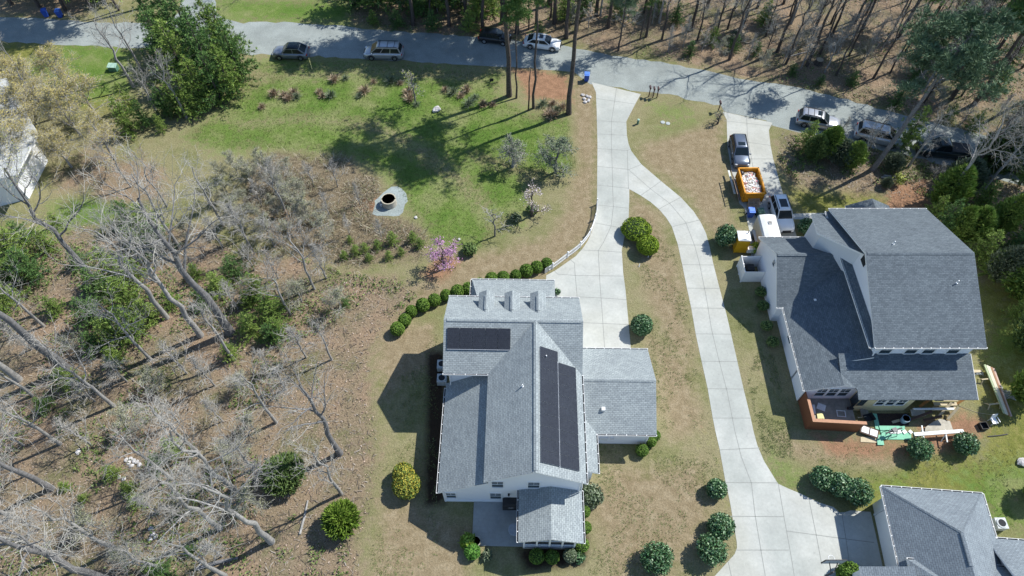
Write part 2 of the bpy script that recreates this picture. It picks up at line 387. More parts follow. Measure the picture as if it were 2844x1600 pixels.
    bp=N(nt,'ShaderNodeBump'); bp.inputs['Strength'].default_value=.9; bp.inputs['Distance'].default_value=.09
    L(n3,bp.inputs['Height']); L(bp.outputs[0],b.inputs['Normal'])
    me.materials.append(m)
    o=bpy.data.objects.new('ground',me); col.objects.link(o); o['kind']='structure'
    return o
build_ground()
def sheet(name,pts,z,mat,jag=0,seed=1,step=1.2,parent=None):
    rnd=random.Random(seed); P=gp(pts); out=[]
    for i in range(len(P)):
        a,b=P[i],P[(i+1)%len(P)]; L=math.hypot(b[0]-a[0],b[1]-a[1]); k=max(1,int(L/step)) if jag else 1
        for j in range(k):
            t=j/k; x=a[0]+(b[0]-a[0])*t; y=a[1]+(b[1]-a[1])*t
            if jag: x+=rnd.uniform(-jag,jag); y+=rnd.uniform(-jag,jag)
            out.append((x,y,z))
    ar=sum(out[i][0]*out[(i+1)%len(out)][1]-out[(i+1)%len(out)][0]*out[i][1] for i in range(len(out)))
    if ar<0: out.reverse()
    m=M(); m.face(out); o=m.build(name,mat,parent); 
    if parent is None: o['kind']='structure'
    return o
north=[(-900,20),(-300,38),(0,44),(110,46),(270,58),(420,56),(450,30),(462,-40),(545,-40),(540,20),(560,45),(610,58),(731,56),(819,62),(956,77),(1119,87),(1219,95),(1408,112),(1538,140),(1663,157),(1838,192),(1932,207),(2057,232),(2182,265),(2332,305),(2482,342),(2576,366),(2800,440),(3300,640)]
south=[(3300,800),(2800,570),(2576,468),(2450,432),(2300,395),(2100,350),(1985,328),(1944,318),(1932,305),(1820,280),(1813,267),(1663,234),(1608,232),(1488,209),(1448,182),(1269,167),(1019,153),(919,148),(781,141),(612,136),(500,127),(287,118),(187,115),(70,107),(0,104),(-300,96),(-900,90)]
sheet('road',north+south,.006,ROADM,.22,3,1.0)
D1=[(1488,207),(1612,237),(1598,262),(1575.5,306),(1577,340),(1581,362),(1588,380),(1613,413),(1663,456),(1713,497),(1745,532),(1763,560),(1776,587),(1784,617),(1794,662),(1810,725),(1829,797),(1840,845),(1855,910),(1870,977),(1888,1050),(1896,1087),(1905,1120),(1922,1160),(1957,1217),(1985,1230),(2007,1239),(2060,1264),(2097,1276),(2112,1290),(2127,1288),(2139,1284),(2190,1288),(2204,1350),(2221,1430),(2262,1760),(1690,1760),(1798,1449),(1830,1414),(1848,1394),(1854,1378),(1853,1362),(1836,1262),(1824,1207),(1810,1129),(1800,1087),(1793,1052),(1780,977),(1765,910),(1750,840),(1739,776),(1728,725),(1716,666),(1705,615),(1690,570),(1676,548),(1658,527),(1636,508),(1610,491),(1583,476),(1583,502),(1581,562),(1572,590),(1564,630),(1568,690),(1573,725),(1580,800),(1587,878),(1587,905),(1440,905),(1400,760),(1374,720),(1374,693),(1398,680),(1448,645),(1466,625),(1478,607),(1488,585),(1495,562),(1501,530),(1502,490),(1503,362),(1501,280),(1499,232)]
drv=sheet('driveway',D1,.012,CONC)
D2=[(1818,281),(1943,309),(1934,328),(1938,365),(1945,400),(1969,485),(1985,535),(2004,594),(2010,640),(1890,650),(1884,577),(1873,525),(1860,512),(1842,440),(1830,370),(1828,302)]
drv2=sheet('driveway',D2,.0125,CONC)
sheet('path',[(1994,538),(2049,536),(2080,536),(2080,552),(1996,552)],.010,CONC)
sheet('gravel_pad',[(935,540),(945,505),(958,487),(985,470),(1003,468),(1020,485),(1025,505),(1017,527),(1005,545),(960,545)],.008,GRAVM,.12,5,.5)
J=[[(1551,222),(1543,275),(1538,306),(1538,362),(1540,420),(1541,470),(1543,520),(1537,570),(1518,610),(1505,631),(1508,690),(1510,725),(1514,775),(1521,876)],
 [(1500,248),(1597,262)],[(1500,304),(1575,308)],[(1501,337),(1577,341)],[(1503,374),(1578,379),(1588,374)],[(1503,419),(1580,426)],[(1503,466),(1583,474)],[(1503,516),(1582,524)],[(1497,561),(1570,575)],[(1459,629),(1505,631),(1566,635)],[(1395,682),(1403,690),(1448,693),(1510,694),(1568,695)],
 [(1434,653),(1445,662),(1447,693),(1450,725),(1456,800)],[(1457,747),(1515,750),(1575,754)],[(1463,812),(1519,814),(1582,817)],
 [(1578,379),(1581,475)],[(1581,427),(1613,414)],[(1581,427),(1636,475),(1685,512),(1725,560),(1748,620),(1760,665),(1777,750),(1790,830),(1807,900),(1829,985),(1849,1087),(1865,1150),(1890,1215),(1900,1300),(1925,1449)],
 [(1612,492),(1663,456)],[(1658,526),(1713,496)],[(1692,570),(1763,553)],[(1705,616),(1783,617)],[(1716,666),(1795,667)],[(1730,725),(1811,726)],[(1739,775),(1822,776)],[(1751,840),(1840,841)],[(1765,909),(1856,910)],[(1780,978),(1871,979)],[(1794,1052),(1889,1052)],[(1810,1132),(1911,1127)],[(1824,1214),(1957,1215)],[(1837,1299),(1971,1300)],[(1853,1384),(1984,1384)],
 [(1958,1218),(1972,1300),(1990,1400),(1998,1449)],[(2034,1252),(2053,1345),(2067,1420)],[(1979,1336),(2053,1346),(2127,1356),(2199,1365)],[(2117,1288),(2128,1356),(2141,1449)],[(1832,1414),(1842,1460)]]
J2=[[(1878,292),(1880,340),(1894,420),(1915,500),(1930,560)],[(1822,304),(1943,318)],[(1880,358),(1938,366)],[(1884,400),(1945,400)],[(1900,450),(1955,447)],[(1915,500),(1972,498)]]
def joints(lines,parent,z=.0165):
    m=M()
    for l in lines:
        P=gp(l)
        for a,b in zip(P,P[1:]):
            dx,dy=b[0]-a[0],b[1]-a[1]; L=math.hypot(dx,dy)
            if L<1e-6: continue
            nx,ny=-dy/L*.028,dx/L*.028
            m.face([(a[0]-nx,a[1]-ny,z),(b[0]-nx,b[1]-ny,z),(b[0]+nx,b[1]+ny,z),(a[0]+nx,a[1]+ny,z)])
    m.build('joint_lines',JOINT,parent)
joints(J,drv); joints(J2,drv2,.017)
# ================================================================ HOUSE HELPERS
def gutter(root,a,b,out,name='gutter'):
    """a,b eave ends (top outer edge of the roof), out = outward 2D unit"""
    a=V(a); b=V(b); o=V((out[0],out[1],0)); m=M(); d=b-a; L=d.length
    z=V((0,0,-.07))
    m.beam(a+o*.115+z,b+o*.115+z,.02,.12,0)
    m.beam(a+o*.06+z+V((0,0,-.055)),b+o*.06+z+V((0,0,-.055)),.10,.012,1)
    k=max(2,int(L/.75))
    for i in range(k+1):
        p=a+d*(i/k); m.beam(p+o*.012+V((0,0,.0)),p+o*.10+V((0,0,.0)),.05,.014,0)
    return m.build(name,[WHITE,DARK],root)
def window(root,c,nrm,w_=.9,h=1.5,grid=(2,2),frame=WHITE,name='window'):
    """nrm: unit 2D outward normal of the wall"""
    n=V((nrm[0],nrm[1],0)); r=V((-nrm[1],nrm[0],0)); c=V(c); u=V((0,0,1)); m=M()
    def bar(x0,x1,z0,z1,d=.05):
        p=[c+r*x0+u*z0,c+r*x1+u*z0,c+r*x1+u*z1,c+r*x0+u*z1]; m.prism(p,n*d)
    f=.09
    bar(-w_/2-f,-w_/2,-h/2-f,h/2+f); bar(w_/2,w_/2+f,-h/2-f,h/2+f); bar(-w_/2,w_/2,h/2,h/2+f); bar(-w_/2,w_/2,-h/2-f,-h/2,.08)
    bar(-w_/2,w_/2,-.03,.03,.045)
    for i in range(1,grid[0]): x=-w_/2+w_*i/grid[0]; bar(x-.012,x+.012,.03,h/2,.035)
    if grid[1]>1: bar(-w_/2,w_/2,h*.25-.012,h*.25+.012,.034)
    o=m.build(name,frame,root)
    q=M(); q.prism([c+r*-w_/2+u*-h/2,c+r*w_/2+u*-h/2,c+r*w_/2+u*h/2,c+r*-w_/2+u*h/2],n*.02); q.build('pane',GLASS,o)
    return o
def capline(root,a,b,mat,wd=.24):
    a=V(a); b=V(b); d=(b-a); r=V((0,0,1)).cross(d).normalized(); m=M()
    s=(V((0,0,-.07))+r*wd/2); t=(V((0,0,-.07))-r*wd/2); e=V((0,0,.035))
    m.prism([a+s+e,a+e,a+t+e,a+t,a,a+s],d)
    return m.build('ridge_cap',mat,root)
def pipe(root,p,h=.35,r=.045):
    m=M(); m.lathe(p,[(r*2.2,0),(r*2,.05),(r,.06),(r,h)],8); return m.build('vent_pipe',WHITE,root)
# ================================================================ HOUSE 1 (nearest, solar panels)
h1=thing('house','white two-storey house with pale gray roof carrying black solar panels and three small dormers','house',(0,16.16,0),R_(-1.0))
K=.63; ZC=8.45; YC=12.2
def cross_far(y): return ZC-K*(y-YC)
def cross_near(y): return ZC-K*(YC-y)
m=M()
m.prism([(-1.75,0,0),(5.15,0,0),(5.15,0,6.0),(1.7,0,8.2),(-1.75,0,6.0)],(0,9.2,0))
m.prism([(-5.4,8.95,0),(-5.4,15.45,0),(-5.4,15.45,6.05),(-5.4,12.2,8.15),(-5.4,8.95,6.05)],(10.55,0,0))
m.prism([(-5.4,.004,0),(-1.75,.004,0),(-1.75,.004,5.7),(-5.4,.004,3.25)],(0,8.95,0))
m.prism([(5.15,5.1,0),(5.15,12.3,0),(5.15,12.3,3.0),(5.15,8.72,4.8),(5.15,5.1,3.0)],(6.2,0,0))
m.prism([(5.15,1.8,0),(6.42,1.8,0),(6.42,1.8,3.0),(5.15,1.8,3.7)],(0,3.4,0))
m.build('wall',SID,h1)
# trim boards
m=M()
for x,y in ((-5.4,0),(5.15,0)): m.box((x,y,3.0 if x>0 else 1.65),(.14,.14,6.0 if x>0 else 3.3))
m.box((-.125,-.02,.12),(10.6,.05,.24)); m.build('corner_trim',WHITE,h1)
RZ=8.5
def s1(x): return 6.1+(RZ-6.1)*(x+2.1)/3.8   # left slope of the front gable
def s2(x): return 6.1+(RZ-6.1)*(5.5-x)/3.8
m=M()
m.slab([(-2.1,-.35,6.1),(1.7,-.35,RZ),(1.7,12.2,RZ),(-2.1,8.5,6.1)][::-1])
m.slab([(1.7,-.35,RZ),(5.5,-.35,6.1),(5.5,8.5,6.1),(1.7,12.2,RZ)][::-1])
m.build('gable_roof',[ROOF,WHITE],h1)
m=M()
m.slab([(-5.75,8.5,6.1),(5.55,8.5,6.1),(5.55,12.2,ZC),(-5.75,12.2,ZC)])
m.slab([(-5.75,12.2,ZC),(5.55,12.2,ZC),(5.55,15.9,6.1),(-5.75,15.9,6.1)])
m.build('cross_roof',[ROOF,WHITE],h1)
m=M(); m.slab([(-5.75,-.35,3.25),(-1.76,-.35,5.88),(-1.76,8.94,5.88),(-5.75,8.94,3.25)][::-1]); m.build('shed_roof',[ROOF,WHITE],h1)
m=M()
m.slab([(5.2,4.76,3.05),(11.7,4.76,3.05),(11.7,8.7,5.0),(5.2,8.7,5.0)]); m.slab([(5.2,8.7,5.0),(11.7,8.7,5.0),(11.7,12.62,3.05),(5.2,12.62,3.05)])
m.build('wing_roof',[ROOF,WHITE],h1)
m=M(); m.slab([(5.16,1.45,3.95),(6.78,1.45,3.1),(6.78,6.2,3.1),(5.16,6.2,3.95)]); m.build('side_roof',[ROOF,WHITE],h1)
# front porch on the far side, hip ends
m=M(); a,b,c,d=(-4.1,19.75,3.1),(3.65,19.75,3.1),(3.65,15.46,3.1),(-4.1,15.46,3.1); e,f_=(-3.0,15.46,4.75),(2.55,15.46,4.75)
m.slab([b,a,e,f_]); m.slab([a,d,e]); m.slab([c,b,f_]); m.build('far_porch_roof',[ROOF,WHITE],h1)
for i in range(6):
    m=M(); m.box((-3.8+7.15*i/5,19.45,1.45),(.22,.22,2.9)); m.build('porch_post',WHITE,h1)
m=M(); m.box((-.225,17.5,.1),(7.6,4.1,.2)); m.build('porch_floor',CONCG,h1)
# near porch
m=M()
m.slab([(.52,-3.92,3.3),(2.95,-3.92,4.3),(2.95,0,4.3),(.52,0,3.3)][::-1]); m.slab([(2.95,-3.92,4.3),(5.4,-3.92,3.3),(5.4,0,3.3),(2.95,0,4.3)][::-1])
m.build('porch_roof',[ROOF,WHITE],h1)
m=M(); m.box((2.93,-1.82,.15),(4.02,3.6,.3)); m.build('porch_floor',CONCG,h1)
m=M(); m.prism([(.93,-3.6,2.95),(4.93,-3.6,2.95),(4.93,-3.6,3.3),(2.93,-3.6,4.1),(.93,-3.6,3.3)],(0,.1,0)); m.prism([(.93,-3.6,.3),(.93,-3.6,1.0),(.93,-.02,1.0),(.93,-.02,.3)],(.08,0,0)); m.prism([(4.85,-3.6,.3),(4.85,-3.6,1.0),(4.85,-.02,1.0),(4.85,-.02,.3)],(.08,0,0)); m.build('porch_gable',SID,h1)
for x in (.98,1.97,2.95,3.93,4.88):
    m=M(); m.box((x,-3.55,1.62),(.14,.14,2.68)); m.build('porch_post',WHITE,h1)
for x in (.98,4.88):
    m=M(); m.box((x,-1.8,1.96),(.12,.12,1.96)); m.build('porch_post',WHITE,h1)
m=M(); m.box((2.93,-3.55,1.0),(3.8,.08,.1)); m.box((2.93,-3.55,.5),(3.8,.08,.1)); m.box((2.93,-3.55,2.2),(3.8,.07,.07)); m.build('rail',WHITE,h1)
m=M(); m.box((2.93,-3.5,1.5),(3.7,.01,2.5)); m.box((1.0,-1.8,1.9),(.01,3.4,1.8)); m.box((4.86,-1.8,1.9),(.01,3.4,1.8)); m.build('screen',SCREEN,h1)
m=M(); m.box((-1.08,-1.74,.05),(4.03,3.48,.1)); m.build('patio_slab',CONCG,h1)
# dormers
for x in (-2.41,-.24,1.94):
    m=M(); zr=7.75; ze=7.3; hw=.66; yf=15.55
    yb=YC+(ZC-zr)/K; yl=YC+(ZC-ze)/K
    m.slab([(x-hw,yf,ze),(x-hw,yl,ze),(x,yb,zr),(x,yf,zr)][::-1],.1); m.slab([(x,yf,zr),(x,yb,zr),(x+hw,yl,ze),(x+hw,yf,ze)][::-1],.1)
    o=m.build('dormer',[ROOF,WHITE],h1)
    q=M(); q.prism([(x-.5,yf-.2,6.0),(x+.5,yf-.2,6.0),(x+.5,yf-.2,ze+.02),(x,yf-.2,zr-.12),(x-.5,yf-.2,ze+.02)],(0,-2.2,0)); q.build('dormer_wall',SID,o)
    capline(o,(x,yb+.3,zr),(x,yf-.5,zr),ROOF,.3)
    window(o,(x,yf-.2,6.75),(0,1),.55,.75)
capline(h1,(-5.5,12.2,ZC),(5.4,12.2,ZC),ROOF,.34); capline(h1,(1.7,-.2,RZ),(1.7,12.0,RZ),ROOF,.34); capline(h1,(5.5,8.7,5.0),(11.5,8.7,5.0),ROOF,.32)
gutter(h1,(-5.75,-.35,3.25),(-5.75,8.5,3.25),(-1,0)); gutter(h1,(-5.75,8.5,6.1),(-2.1,8.5,6.1),(0,-1)); gutter(h1,(5.5,-.35,6.1),(5.5,8.5,6.1),(1,0))
gutter(h1,(-5.75,15.9,6.1),(5.55,15.9,6.1),(0,1)); gutter(h1,(6.8,4.76,3.05),(11.7,4.76,3.05),(0,-1)); gutter(h1,(5.6,12.62,3.05),(11.7,12.62,3.05),(0,1))
gutter(h1,(6.78,1.45,3.1),(6.78,4.7,3.1),(1,0)); gutter(h1,(.52,-3.92,3.3),(.52,0,3.3),(-1,0)); gutter(h1,(5.4,-3.92,3.3),(5.4,0,3.3),(1,0)); gutter(h1,(-4.1,19.75,3.1),(3.65,19.75,3.1),(0,1)); gutter(h1,(-4.1,15.9,3.1),(-4.1,19.75,3.1),(-1,0))
window(h1,(-4.85,0,1.6),(0,-1),.75,1.2); window(h1,(-1.3,0,1.65),(0,-1),.85,1.4); window(h1,(-1.1,0,4.6),(0,-1),.85,1.3); window(h1,(1.65,0,4.6),(0,-1),.85,1.3)
window(h1,(-5.4,12.0,4.4),(-1,0),.85,1.3); window(h1,(-5.4,4,1.6),(-1,0),.9,1.4); window(h1,(11.35,8.7,1.6),(1,0),.9,1.4)
m=M(); m.box((7.6,5.06,1.2),(.7,.1,.5)); m.box((8.3,5.06,1.3),(.3,.1,.3)); m.build('utility_box',SIDG,h1)
m=M(); m.box((8.3,12.33,1.2),(4.8,.06,2.3)); m.build('garage_door',WHITE,h1)
for ps in ([(5.2,-.1,5.8),(5.3,-.12,4.5),(5.3,-.1,3.6)],[(-5.2,8.87,6.0),(-5.3,8.8,4.6),(-5.3,8.7,3.5)],[(11.2,5.0,2.95),(11.2,5.02,.2)]):
    m=M(); m.tube(ps,.05,6); m.build('downspout',WHITE,h1)
m=M(); m.box((-.25,-.08,2.2),(.16,.16,.3)); m.build('wall_lamp',DARK,h1)
for q in ((2.55,9.1),(.7,6.6)): pipe(h1,(q[0],q[1],(s2(q[0]) if q[0]>1.7 else s1(q[0]))))
m=M(); m.box((7.35,6.5,4.02),(.28,.28,.3)); m.build('box_vent',WHITE,h1)
for y in (1.0,2.6,4.6,6.4):
    m=M(); m.box((-1.95,y,5.80),(.26,.3,.1)); m.build('soffit_vent',DARK,h1)
# solar panels
PAN=shingle('solar_cell',(.030,.036,.050),(.024,.029,.042),(.045,.05,.062),.17,.17); PANF=glossy('panel_rail',(.55,.57,.6),.4,.6)
def panel(a,u,v,w_,h):
    """a corner, u across, v up the slope"""
    m=M(); n=V(u).cross(V(v)).normalized(); a=V(a)+n*.10; u=V(u).normalized(); v=V(v).normalized(); e=.012
    p=[a+u*e+v*e,a+u*(w_-e)+v*e,a+u*(w_-e)+v*(h-e),a+u*e+v*(h-e)]
    m.prism(p,-n*.04,0,1); return m.build('solar_panel',[PAN,PANF],h1)
cr=math.sqrt(1+K*K); vv=V((0,1/cr,K/cr))
for i in range(5): panel((-5.45+i*1.03,10.15,cross_near(10.15)),V((1,0,0)),vv,1.02,1.75)
m=M(); m.beam((-5.45,10.1,cross_near(10.1)+.1),(-.3,10.1,cross_near(10.1)+.1),.04,.04); m.build('panel_rail',PANF,h1)
ks=(RZ-6.1)/3.8; cs=math.sqrt(1+ks*ks); dn=V((1/cs,0,-ks/cs))
for i in range(10): panel((2.0,.45+i*.945,s2(2.0)),dn,V((0,1,0)),1.72,.94)
for i in range(9): panel((2.0+1.76/cs,.45+i*.945,s2(2.0+1.76/cs)),dn,V((0,1,0)),1.72,.94)
m=M(); xx=2.0+1.74/cs; m.beam((xx,.4,s2(xx)+.09),(xx,9.0,s2(xx)+.09),.05,.05); m.build('panel_rail',PANF,h1)
# ================================================================ HOUSE 2 (right, dark roof)
O2=(30,33,0)
h2=thing('house','large house with dark slate-gray roofs, white left wall and a building site behind its deck','house',O2)
def B2(m,name,mats,parent=None,**k):
    return m.build(name,mats,parent or h2,org=O2,**k)
def win2(c,n,*a,**k):
    o=window(h2,(c[0]-O2[0],c[1]-O2[1],c[2]),n,*a,**k); return o
def gut2(a,b,out): return gutter(h2,(a[0]-O2[0],a[1]-O2[1],a[2]),(b[0]-O2[0],b[1]-O2[1],b[2]),out)
K1=.675
m=M()
m.prism([(24.6,33.3,0),(24.6,41.1,0),(24.6,41.1,2.5),(24.6,37.25,5.0),(24.6,33.3,2.5)],(6,0,0))
m.build('garage_wall',SID,h2); 
for v_ in h2.children[-1].data.vertices: v_.co-=V(O2)
m=M()
m.prism([(25.25,25.15,0),(30.4,25.15,0),(30.4,25.15,4.3),(25.25,25.15,2.45)],(0,10,0)) if False else None
m=M()
m.prism([(25.25,27.2,0),(30.6,27.2,0),(30.6,27.2,4.4),(25.25,27.2,2.5)],(0,9,0))
m.prism([(25.25,25.12,0),(29.75,25.12,0),(29.75,25.12,2.9),(27.9,25.12,3.5),(25.25,25.12,2.5)],(0,2.2,0))
B2(m,'wall',SID)
m=M(); m.prism([(29.75,24.15,0),(34.4,24.15,0),(34.4,24.15,2.75),(29.75,24.15,2.75)],(0,3.6,0)); m.prism([(34.4,25.9,0),(38.6,25.9,0),(38.6,25.9,3.3),(34.4,25.9,3.3)],(0,1.9,0)); B2(m,'rear_wall',SIDY)
m=M(); m.prism([(30.6,27.55,0),(30.6,41.7,0),(30.6,41.7,5.9),(30.6,34.65,8.9),(30.6,27.55,5.9)],(8.4,0,0)); B2(m,'upper_wall',SID)
m=M()
m.slab([(24.35,33.2,2.62),(31,33.2,2.62),(31,37.25,2.62+K1*4.05),(24.35,37.25,2.62+K1*4.05)]); m.slab([(24.35,37.25,2.62+K1*4.05),(31,37.25,2.62+K1*4.05),(31,41.3,2.62),(24.35,41.3,2.62)])
B2(m,'garage_roof',[ROOF2,WHITE])
m=M(); m.slab([(24.0,33.2,2.62),(24.75,33.2,2.95),(24.75,41.3,2.95),(24.0,41.3,2.62)],.12); 
kz=.36
def p2(x): return 2.62+kz*(x-24.95)
m=M(); m.slab([(24.95,24.8,p2(24.95)),(27.9,24.8,p2(27.9)),(27.9,26.95,p2(27.9)),(30.62,26.95,p2(30.62)),(30.62,37,p2(30.62)),(24.95,33.25,p2(24.95))]); B2(m,'side_roof',[ROOF2,WHITE])
m=M(); m.slab([(27.9,24.8,p2(27.9)),(29.25,24.8,p2(27.9)-.49),(29.25,25.3,p2(27.9)-.49),(27.9,26.6,p2(27.9))],.12); B2(m,'rear_gable_roof',[ROOF2,WHITE])
lz=lambda y:2.95+1.3*(y-23.85)/3.7
m=M(); m.slab([(29.15,23.85,lz(23.85)),(39.2,23.85,lz(23.85)),(39.2,27.55,lz(27.55)),(27.9,27.55,lz(27.55)),(27.9,25.95,lz(25.95)),(29.15,24.65,lz(24.65))],.10,0,0); m.beam((39.22,23.85,lz(23.85)-.08),(39.22,27.55,lz(27.55)-.08),.03,.16,1); B2(m,'lower_roof',[ROOF2,WHITE])
KU=.416
m=M(); zt=6+KU*7.45
m.slab([(30.15,27.2,6),(39.45,27.2,6),(39.45,34.65,zt),(30.15,34.65,zt)]); m.slab([(30.15,34.65,zt),(39.45,34.65,zt),(39.45,42.1,6),(30.15,42.1,6)]); B2(m,'upper_roof',[ROOF2,WHITE])
m=M(); m.slab([(29.95,27.25,5.75),(30.6,27.25,6.0),(30.6,42.0,6.0),(29.95,42.0,5.75)],.14); B2(m,'pent_roof',[ROOF2,WHITE])
def pw(x,y): return 5.35+KU*(42.1-y)
WP=[(28.7,42.0),(30.6,42.0),(30.6,35.0),(27.9,38.6)]
m=M(); m.slab([(x,y,pw(x,y)) for x,y in WP][::-1],.2); B2(m,'entry_roof',[ROOF2,WHITE])
WQ=[(29.0,41.7),(30.6,41.7),(30.6,35.6),(28.4,38.7)]
m=M(); k=len(WQ)
for i in range(k):
    a,b=WQ[i],WQ[(i+1)%k]; m.face([(a[0],a[1],0),(b[0],b[1],0),(b[0],b[1],pw(*b)-.22),(a[0],a[1],pw(*a)-.22)])
B2(m,'entry_wall',SIDG)
def cap2(a,b): capline(h2,V(a)-V(O2),V(b)-V(O2),ROOF2,.36)
cap2((24.4,37.25,2.62+K1*4.05),(30.4,37.25,2.62+K1*4.05)); cap2((30.3,34.65,zt),(39.3,34.65,zt))
gut2((30.15,27.2,6),(39.45,27.2,6),(0,-1)); gut2((30.15,42.1,6),(39.45,42.1,6),(0,1)); gut2((24.95,24.8,2.62),(24.95,33.2,2.62),(-1,0)); gut2((24.35,33.2,2.62),(24.95,33.2,2.62),(0,-1)); gut2((24.35,41.3,2.62),(29,41.3,2.62),(0,1)); gut2((29.95,27.25,5.75),(29.95,42,5.75),(-1,0))
for x in (31.72,33.9,35.38,37.48): win2((x,27.55,4.95),(0,-1),.95,1.3)
for x in (26.75,27.75,28.75): win2((x,25.12,1.7),(0,-1),.8,1.35)
for x in (31.6,32.5,33.4): win2((x,24.15,1.85),(0,-1),.68,1.15)
win2((25.25,30.4,1.9),(-1,0),.8,.9); win2((24.6,37.3,3.9),(-1,0),.5,.6); win2((38.99,35,4.5),(1,0),1,1.4)
m=M(); m.prism([(30.58,34.3,7.5),(30.58,35.1,7.5),(30.58,35.1,8.3),(30.58,34.3,8.3)],(-.05,0,0)); B2(m,'gable_vent',DARK)
for q in ((33.2,36.0,zt-KU*1.35),(37.6,32.2,zt-KU*2.45)): pipe(h2,V(q)-V(O2),.4)
for q in ((28.8,36.4,4.2),(27.6,33.4,3.5)): 
    m=M(); m.box(q,(.2,.2,.25)); B2(m,'box_vent',WHITE)
for ps in ([(30.7,27.1,5.9),(30.55,27.3,5.2),(30.5,27.1,4.7)],[(25.15,24.85,2.5),(25.2,25.05,2.1),(25.2,25.05,.2)]):
    m=M(); m.tube(ps,.05,6); B2(m,'downspout',WHITE)
m=M(); m.prism([(29.76,24.11,1.15),(30.3,24.11,1.15),(30.3,24.11,2.6),(29.76,24.11,2.6)],(0,-.02,0)); m.prism([(29.79,24.2,.5),(29.79,25.0,.5),(29.79,25.0,2.6),(29.79,24.2,2.6)],(-.07,0,0)); B2(m,'glass_door',GLASS)
# small entry gable behind
m=M(); a,b=g3(2082,513,3.2),g3(2215,512,3.2)
m.slab([(33.6,44.9,3.2),(33.6,42.0,3.2),(35.8,42.0,4.3),(35.8,44.9,4.3)][::-1]); m.slab([(35.8,44.9,4.3),(35.8,42.0,4.3),(38.0,42.0,3.2),(38.0,44.9,3.2)][::-1]); B2(m,'entry_porch_roof',[ROOF2,WHITE])
for x in (34.0,37.6):
    m=M(); m.box((x,44.6,1.5),(.2,.2,3.0)); B2(m,'porch_post',WHITE)
# deck with brown fence
DECKW=plain('deck_boards',(.27,.25,.21),.85,var=.2,scale=3); BRWN=siding('brown_fence_boards',(.20,.075,.035),.13,.55); CAPW=plain('fence_cap_wood',(.42,.22,.13),.7)
m=M(); m.box((27.6,23.8,.35),(4.3,2.65,.12)); B2(m,'deck_floor',DECKW)
m=M(); m.prism([(25.35,22.42,.0),(29.75,22.15,.0),(29.75,22.15,1.9),(25.35,22.42,1.9)],(0,.07,0)); m.prism([(25.35,22.5,0),(25.35,25.1,0),(25.35,25.1,1.9),(25.35,22.5,1.9)],(.07,0,0))
fe=B2(m,'deck_fence',BRWN)
m=M(); m.prism([(25.3,22.3,1.9),(29.8,22.05,1.9),(29.8,22.32,1.9),(25.55,22.58,1.9),(25.55,24.4,1.9),(25.3,24.4,1.9)],(0,0,.05)); o=m.build('fence_cap',CAPW,fe,org=O2)
# ================================================================ HOUSE 3 (bottom right)
O3=(28.42,13.6,.55); a3=math.atan2(-.578,7.607)
h3=thing('house','hip-roofed garage wing of a house at the lower right corner of the photo','house',O3,a3)
# local: x to the right along the far eave, y away (so the garage lies at negative y)
m=M(); L=7.4
h3.scale=(.98,.98,1); m.prism([(0.72,2.5,-1.05),(7.4,2.5,-1.05),(7.4,-8,-1.05),(0.72,-8,-1.05)][::-1],(0,0,3.8)); m.prism([(7.4,-.9,-1.05),(7.4,-.9,2.7),(7.4,-5,5.2),(7.4,-8,5.2),(7.4,-8,-1.05)],(8,0,0)); m.build('wall',SIDG,h3)
zt3=5.55; ya=2.85-3.95
m=M(); e=2.85
m.slab([(0,e,2.85),(0,-5.3,2.85),(3.7,-7.0,zt3),(3.7,ya,zt3)])
m.slab([(7.8,e,2.85),(0,e,2.85),(3.7,ya,zt3)])
m.slab([(7.8,e,2.85),(3.7,ya,zt3),(3.7,-7,zt3),(7.8,-7,2.85)])
m.slab([(7.0,-.55,2.85),(7.0,-5,5.6),(16,-5,5.6),(16,-.55,2.85)]) 
m.build('garage_roof',[ROOF3,WHITE],h3)
m=M(); m.slab([(.35,-2.75,3.5),(4.2,-6.6,5.9),(16,-6.6,5.9),(16,-2.75,3.5)][::-1]); m.slab([(.35,-2.75,3.5),(.35,-10.4,3.5),(4.2,-6.6,5.9)]); m.slab([(4.2,-6.6,5.9),(.35,-10.4,3.5),(16,-10.4,3.5),(16,-6.6,5.9)]); m.build('front_roof',[ROOF3,WHITE],h3)
m=M(); m.slab([(-2.9,-3.35,2.75),(-2.9,-7,2.75),(.5,-7,4.0),(.5,-3.35,4.0)]); m.build('porch_roof',[ROOF3,WHITE],h3)
m=M(); m.prism([(.76,-3.1,-1.05),(.76,-10,-1.05),(.76,-10,3.35),(.76,-3.1,3.35)],(14.8,0,0)); m.prism([(15.5,-3.1,3.3),(15.5,-10,3.3),(15.5,-6.6,5.6)],(.1,0,0)); m.build('front_wall',SIDG,h3)
m=M(); m.box((-2.7,-5.2,.8),(.1,3.4,3.7)); m.build('porch_wall',SIDG,h3)
gutter(h3,(0,e,2.85),(0,-3.2,2.85),(-1,0)); gutter(h3,(0,e,2.85),(7.8,e,2.85),(0,1)); gutter(h3,(7.8,e,2.85),(7.8,-.5,2.85),(1,0)); gutter(h3,(7.8,-.55,2.85),(16,-.55,2.85),(0,1)); gutter(h3,(.35,-2.75,3.5),(16,-2.75,3.5),(0,1))
capline(h3,(3.7,ya,zt3),(3.7,-3.4,zt3),ROOF3,.34); capline(h3,(0.1,e-.05,2.9),(3.7,ya,zt3),ROOF3,.26); capline(h3,(7.7,e-.05,2.9),(3.7,ya,zt3),ROOF3,.2)
m=M(); m.box((.70,-1.0,.15),(.04,5.0,2.4)); o=m.build('garage_door',WHITE,h3)
m=M(); m.box((.67,1.62,.15),(.1,.16,2.4)); m.box((.67,-1.0,1.43),(.1,5.3,.16)); m.build('door_trim',SIDG,h3)
